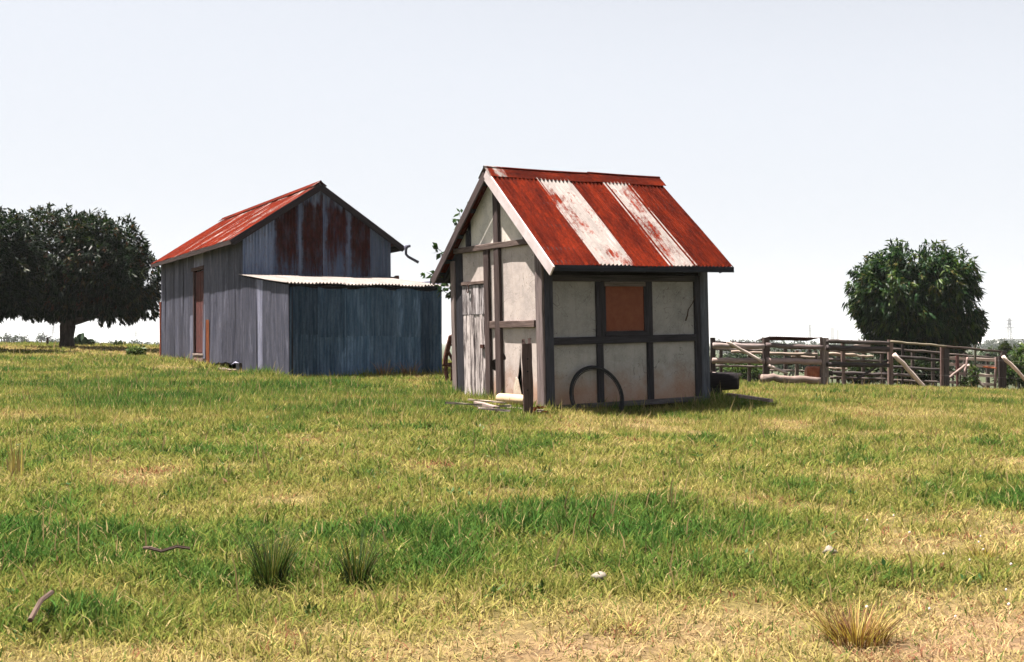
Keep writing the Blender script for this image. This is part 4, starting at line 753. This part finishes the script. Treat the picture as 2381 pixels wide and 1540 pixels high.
wy = rng.uniform(5.2, 26, 900); wx = rng.uniform(-1, 1, 900)*(.45*wy + .8); kp = (fbm(wx*.8, wy*.8, 91) > .47) & (dryness(wx, wy) < .66) & ~((wx > -1.2) & (wx < 3.6) & (wy > 16.9) & (wy < 22)) & ~((wx < -1.0) & (wx > -7.2) & (wy > 23.2)); wx, wy = wx[kp], wy[kp]
obj('pasture_weeds', leaf_mesh('pasture_weeds', np.stack([wx, wy, height(wx, wy) + .02], -1), np.tile([[0, 0, .55]], (len(wx), 1)), 9, .075, .026, 0, [(.03, .07, .02), (.05, .085, .022), (.085, .10, .03), (.14, .075, .035)], [3, 3, 2, .5], LEAF, 1.1), label='low broad leaved weeds scattered through the pasture grass', category='weeds', kind='stuff')
cm = None
for k in range(14):
    x, y = rng.uniform(1980, 2376), rng.uniform(1240, 1500); Yv = 1.58*2700/(y - 795); c = W(x, y, Yv); c[2] = hz(c[0], c[1])
    if cm is None:
        n1, n2 = 4, 6; vs = [(math.cos(q)*math.sin(t)*.011, math.sin(q)*math.sin(t)*.011, .085 + math.cos(t)*.010) for t in np.linspace(.3, 2.8, n1) for q in np.linspace(0, 6.283, n2 + 1)[:-1]]
        fs = [[i2*n2 + q, (i2+1)*n2 + q, (i2+1)*n2 + (q+1) % n2, i2*n2 + (q+1) % n2] for i2 in range(n1 - 1) for q in range(n2)] + [list(range(n2)), [(n1-1)*n2 + q for q in range(n2)][::-1], [n2*n1, n2*n1 + 1, n2*n1 + 2]]
        o = MB().add(vs + [(-.003, 0, -.02), (.003, 0, -.02), (0, 0, .08)], fs).build('clover_flower', OLDPAINT, None, (1.2, 1.2, 1.2), label='tiny white clover flower in the dry grass at lower right', category='flower', group='clover flowers'); cm = o
    else: o = cm.copy(); C.objects.link(o)
    o.location = c; o.scale = (.6, .6, .8) if k % 3 else (.8, .8, .9)
# ------------------------------------------------------------------ pasture grass: single blades growing in tufts
def inside(x, y, loc, yaw, x0, x1, y0, y1):
    c, s = math.cos(yaw), math.sin(yaw); dx, dy = x - loc[0], y - loc[1]; lx, ly = c*dx + s*dy, -s*dx + c*dy; return (lx > x0) & (lx < x1) & (ly > y0) & (ly < y1)
def blades(bands, per, near):
    PX, PY, SD = [], [], []
    for (a, b, dn, ws) in bands:
        wdt = .47*b + 2.6; n = int(dn/per*(b - a)*2*wdt); PX.append(rng.uniform(-wdt, wdt, n)); PY.append(rng.uniform(a, b, n)); SD.append(np.full(n, ws))
    PX, PY, WS = np.concatenate(PX), np.concatenate(PY), np.concatenate(SD)
    bad = inside(PX, PY, (SX, SY), SYAW, .0, 3.22, .0, 2.8) | inside(PX, PY, (BX, BY), BYAW, .0, 3.6, -3.52, BL - .05)
    d = dryness(PX, PY) + rng.normal(size=len(PX))*.10
    k = ~bad & (rng.random(len(PX)) > np.clip((d - 1.05)*.7, 0, .35)); PX, PY, WS, d = PX[k], PY[k], WS[k], d[k]
    hgt = (.055 + .075*np.clip(1 - d, 0, 1)**1.1 + .04*fbm(PX*1.3, PY*1.3, 51))*rng.uniform(.7, 1.3, len(PX))*(1 + .5*np.clip((PY - 28)/20, 0, 1)*np.clip(d, 0, 1)); tr = .05 + .06*rng.random(len(PX)); laz = rng.uniform(0, 6.283, len(PX))
    edge_ = (inside(PX, PY, (SX, SY), SYAW, -.35, 3.55, -.3, 3.1) | inside(PX, PY, (BX, BY), BYAW, -.4, 3.8, -3.95, BL + .3)); hgt = np.where(edge_, hgt*rng.uniform(1.1, 2.0, len(hgt)), hgt)      # uncut grass along the walls
    R = lambda a: np.repeat(a, per)
    x, y, ws, d, h, tr, laz = map(R, (PX, PY, WS, d, hgt, tr, laz)); m = len(x)
    a = rng.uniform(0, 6.283, m); r = tr*np.sqrt(rng.random(m)); x = x + np.cos(a)*r; y = y + np.sin(a)*r; z = height(x, y) - .015
    h = h*rng.uniform(.45, 1.2, m); stalk = rng.random(m) < .0025; h = np.where(stalk, h*1.9 + .08, h)
    az = a + rng.normal(size=m)*1.0; dry = np.clip(d, 0, 1.2); sp = h*(.55 + .75*dry*rng.random(m))*rng.uniform(.2, 1.6, m); sp = np.where(stalk, sp*.4, sp)
    up = h*(1 - (.25 + .45*np.clip(dry, 0, 1))*rng.random(m)); wd = (.0037 + .0024*np.clip(1 - d, 0, 1))*rng.uniform(.7, 1.3, m)*ws
    q = rng.uniform(0, 6.283, m); sx, sy = np.cos(q)*wd, np.sin(q)*wd; ox, oy = np.cos(az)*sp, np.sin(az)*sp
    b = np.stack([x, y, z], -1); s = np.stack([sx, sy, np.zeros(m)], -1); o = np.stack([ox, oy, np.zeros(m)], -1); U = np.stack([np.zeros(m), np.zeros(m), up], -1)
    col = drycol(np.clip(d + rng.normal(size=m)*.10, -.1, 1.4))*rng.uniform(.7, 1.35, (m, 1))
    straw = rng.random(m) < .07; col = np.where(straw[:, None], np.array([.30, .24, .11])*rng.uniform(.6, 1.3, (m, 1)), col)
    red = (rng.random(m) < .05 + .5*np.clip((fbm(x*1.7, y*1.9, 77, 3) - .58)*5, 0, 1)) & (d > .72); col = np.where(red[:, None], np.array([.20, .085, .05]), col); grn = (rng.random(m) < .10) & (d > .6); col = np.where(grn[:, None], np.array([.075, .12, .025])*rng.uniform(.6, 1.3, (m, 1)), col)
    col = np.where(stalk[:, None], np.array([.24, .18, .085]), col)
    if near:
        v = np.stack([b - s, b + s, b + o*.38 + U*.58 + s*.8, b + o*.38 + U*.58 - s*.8, b + o + U*(1 - .25*(sp/(h + 1e-6))[:, None]*.6)], 1); f = np.array([[0, 1, 2], [0, 2, 3], [3, 2, 4]])
    else:
        v = np.stack([b - s, b + s, b + o*.8 + U], 1); f = np.array([[0, 1, 2]])
    nv = v.shape[1]; tri = (np.arange(m)[:, None, None]*nv + f[None]).reshape(-1, 3); return v.reshape(-1, 3), tri, np.repeat(col, nv, 0)
v1, t1, c1 = blades([(4.9, 6, 4400, 1.), (6, 8, 4100, 1.05), (8, 11, 3000, 1.15), (11, 15, 2000, 1.35)], 9, True)
v2, t2, c2 = blades([(15, 20, 2100, 1.85), (20, 27, 1200, 2.35), (27, 36, 620, 3.2), (36, 48, 300, 4.4), (48, 60, 110, 6.5)], 7, False)
v = np.concatenate([v1, v2]); tri = np.concatenate([t1, t2 + len(v1)]); col = np.concatenate([c1, c2])
me = bpy.data.meshes.new('grass'); me.vertices.add(len(v)); me.vertices.foreach_set('co', v.astype(np.float32).ravel())
me.loops.add(len(tri)*3); me.loops.foreach_set('vertex_index', tri.ravel().astype(np.int32))
me.polygons.add(len(tri)); me.polygons.foreach_set('loop_start', np.arange(0, len(tri)*3, 3, dtype=np.int32)); me.polygons.foreach_set('loop_total', np.full(len(tri), 3, np.int32))
a_ = me.attributes.new('tint', 'FLOAT_COLOR', 'POINT'); a_.data.foreach_set('color', np.c_[col, np.ones(len(col))].astype(np.float32).ravel())
me.materials.append(GRASS); me.update(calc_edges=True); obj('grass', me, label='rough pasture grass, green in patches and straw dry in the foreground', category='grass', kind='stuff')

# ------------------------------------------------------------------ far country
FARG = [(.012, .022, .012), (.018, .030, .016), (.026, .036, .02)]
def far_tree(x, top, Yv, wpx, label, group, tall=1.):
    Yv = Yv*(1.5 if x < 500 else 1.9); k = Yv/2700; p = W(x, top, Yv); g = np.array([p[0], p[1], hz(p[0], p[1])]); H = p[2] - g[2]; r = wpx*k/2
    t = thing('distant_tree', label, 'tree', Matrix.Translation(g), group)
    lob = [(0, 0, H - r*.75*tall, r*.8, r*.8, r*.75*tall), (r*.4, 0, H - r*1.2*tall, r*.7, r*.7, r*.6), (-r*.45, 0, H - r*1.3*tall, r*.65, r*.7, r*.6)]
    c, o = crown_pts(lob, 150, .35, .9, int(x) % 40); obj('crown', leaf_mesh('crown', c, o, 3, r*.34, r*.2, .1, FARG, [2, 2, 1], DULL, 1.0), t)
    MB().tube([(0, 0, -.3), (0, 0, H*.5), (.1*r, 0, H*.8)], [r*.10, r*.08, r*.04], 6).build('trunk', BARK, t)
LF = 'hazy blue green tree in the far tree line left of the barn'
for (x, top, Yv, wp) in ((-12, 779, 260, 40), (18, 771, 265, 30), (38, 775, 255, 26), (58, 780, 260, 22), (75, 796, 300, 12), (97, 772, 280, 24), (117, 784, 290, 30), (135, 786, 270, 20), (220, 800, 290, 24), (245, 797, 300, 30), (262, 797, 310, 24), (313, 789, 290, 26), (330, 799, 300, 22), (345, 803, 320, 24), (365, 802, 330, 26)): far_tree(x, top, Yv, wp, LF, 'far tree line at left')
MS = 'dark scrubby tree down the slope behind the stockyard rails'
for k in range(26):
    x = 1640 + k*30 + rng.uniform(-10, 10); far_tree(x, 812 + rng.uniform(-7, 12), rng.uniform(48, 80), rng.uniform(45, 75), MS, 'scrub down the slope', .9)
RF = 'hazy tree far beyond the stockyard on the plain'
for (x, top, Yv, wp) in ((1705, 788, 320, 18), (1722, 791, 330, 22), (1860, 790, 330, 17), (1892, 793, 340, 16), (1940, 797, 360, 30), (2222, 789, 420, 24), (2250, 793, 300, 18), (2262, 794, 300, 12), (2300, 789, 450, 30), (2330, 786, 480, 34), (2352, 789, 470, 26), (2365, 800, 75, 22), (2390, 797, 80, 26), (1745, 798, 380, 30), (1800, 799, 400, 40), (1975, 798, 400, 40)): far_tree(x, top, Yv, wp, RF, 'far trees on the plain')
FB = 'low hazy tree in the thin woodland belt along the horizon at right'
for k in range(34): far_tree(1640 + k*23 + rng.uniform(-9, 9), 789 + rng.uniform(-4, 6), rng.uniform(300, 470), rng.uniform(22, 40), FB, 'woodland belt at right', .8)
FL = 'low hazy tree in the thin woodland belt along the horizon at left'
for k in range(18): far_tree(-10 + k*22 + rng.uniform(-8, 8), 793 + rng.uniform(-4, 4), rng.uniform(330, 420), rng.uniform(18, 32), FL, 'woodland belt at left', .8)
def far_block(x0, x1, top, Yv, name, label, cat, dpt=20, roof=0, col=1.):
    k = Yv/2700; a, b = W(x0, top, Yv), W(x1, top, Yv); g = hz(a[0], a[1]) - 1; t = thing(name, label, cat, Matrix.Translation((a[0], a[1], g)))
    w_, h_ = b[0] - a[0], a[2] - g
    MB().slab([(0, 0), (w_, 0), (w_, h_), (0, h_)], (0, 0, 0), (1, 0, 0), (0, 0, 1), (0, -1, 0), dpt).build('wall', BUILD, t, col)
    if roof: MB().slab([(-.5, -1), (w_ + .5, -1), (w_ + .5, dpt + 1), (-.5, dpt + 1)], (0, 0, h_ + .25), (1, 0, 0), (0, 1, 0.02), (0, 0, 1), .4).build('roof', BUILD, t, col*1.1)
    return t
far_block(2228, 2400, 799, 1200, 'industrial_shed', 'long white industrial shed roof beyond the end of the stockyard', 'warehouse', 60, 1, 1.2)
far_block(2268, 2277, 784, 1500, 'white_silo', 'pale upright tank house above the long white shed', 'tank', 10, 1, 1.1); far_block(2335, 2400, 788, 1600, 'industrial_shed', 'pale warehouse at the right edge far away', 'warehouse', 40, 1, 1.1)
far_block(1931, 1939, 762, 4200, 'office_tower', 'wider faint city tower on the skyline', 'tower', 8, 0, .12); far_block(1945, 1950, 767, 4200, 'office_tower', 'narrow faint city tower right of the wider one', 'tower', 6, 0, .14); far_block(1881.5, 1883.5, 757, 4000, 'chimney_stack', 'faint slender chimney on the skyline above the stockyard', 'chimney', 2, 0, .1)
def pylon(x, top, Yv, label):
    p = W(x, top, Yv); g = np.array([p[0], p[1], hz(p[0], p[1])]); H = p[2] - g[2]; t = thing('power_pylon', label, 'pylon', Matrix.Translation(g)); mb = MB(); b = H*.085; th = H*.017
    for sx in (-1, 1):
        for sy in (-1, 1): mb.beam((sx*b, sy*b, 0), (sx*b*.22, sy*b*.22, H*.97), th, th, (0, 1, 0), 1, 0)
    zz = [H*q for q in (.12, .26, .4, .52, .63, .73, .82, .9)]; wf = lambda z: b*(1 - .78*z/(H*.97))
    for i in range(len(zz) - 1):
        for s_ in (-1, 1): mb.beam((-wf(zz[i])*s_, -wf(zz[i]), zz[i]), (wf(zz[i+1])*s_, -wf(zz[i+1]), zz[i+1]), th*.6, th*.6, (0, 1, 0), 1, 0)
    mb.build('lattice', STEEL, t)
    for q, wd in ((.66, .16), (.78, .15), (.90, .11)): MB().beam((-H*wd, 0, H*q), (H*wd, 0, H*q), th, th*1.4, (0, 0, 1), 1, 0).build('crossarm', STEEL, t)
pylon(2346, 738, 1500, 'faint steel power pylon at the right edge of the skyline'); pylon(124, 757, 1900, 'faint steel power pylon left of the forked tree trunk'); pylon(316, 768, 2100, 'faint steel power pylon beneath the tree branches by the barn'); pylon(1882, 752, 2600, 'faint steel power pylon above the flat rusty sheet')

# ------------------------------------------------------------------ the hazy air
hz_m = bpy.data.materials.new('hazy_air'); hz_m.use_nodes = True; t = hz_m.node_tree; t.nodes.clear(); pv = t.nodes.new('ShaderNodeVolumePrincipled'); ou = t.nodes.new('ShaderNodeOutputMaterial')
pv.inputs['Color'].default_value = (.93, .95, 1, 1); pv.inputs['Density'].default_value = .00014; pv.inputs['Anisotropy'].default_value = .2; t.links.new(pv.outputs[0], ou.inputs['Volume'])
x0, x1, y0, y1, z0, z1 = -9000, 9000, -150, 9500, -16, 66
hb = MB().add([(x, y, z) for z in (z0, z1) for y in (y0, y1) for x in (x0, x1)], [[0, 2, 3, 1], [4, 5, 7, 6], [0, 1, 5, 4], [2, 6, 7, 3], [0, 4, 6, 2], [1, 3, 7, 5]]).build('haze', hz_m, label='pale hazy air over the whole plain', kind='stuff')
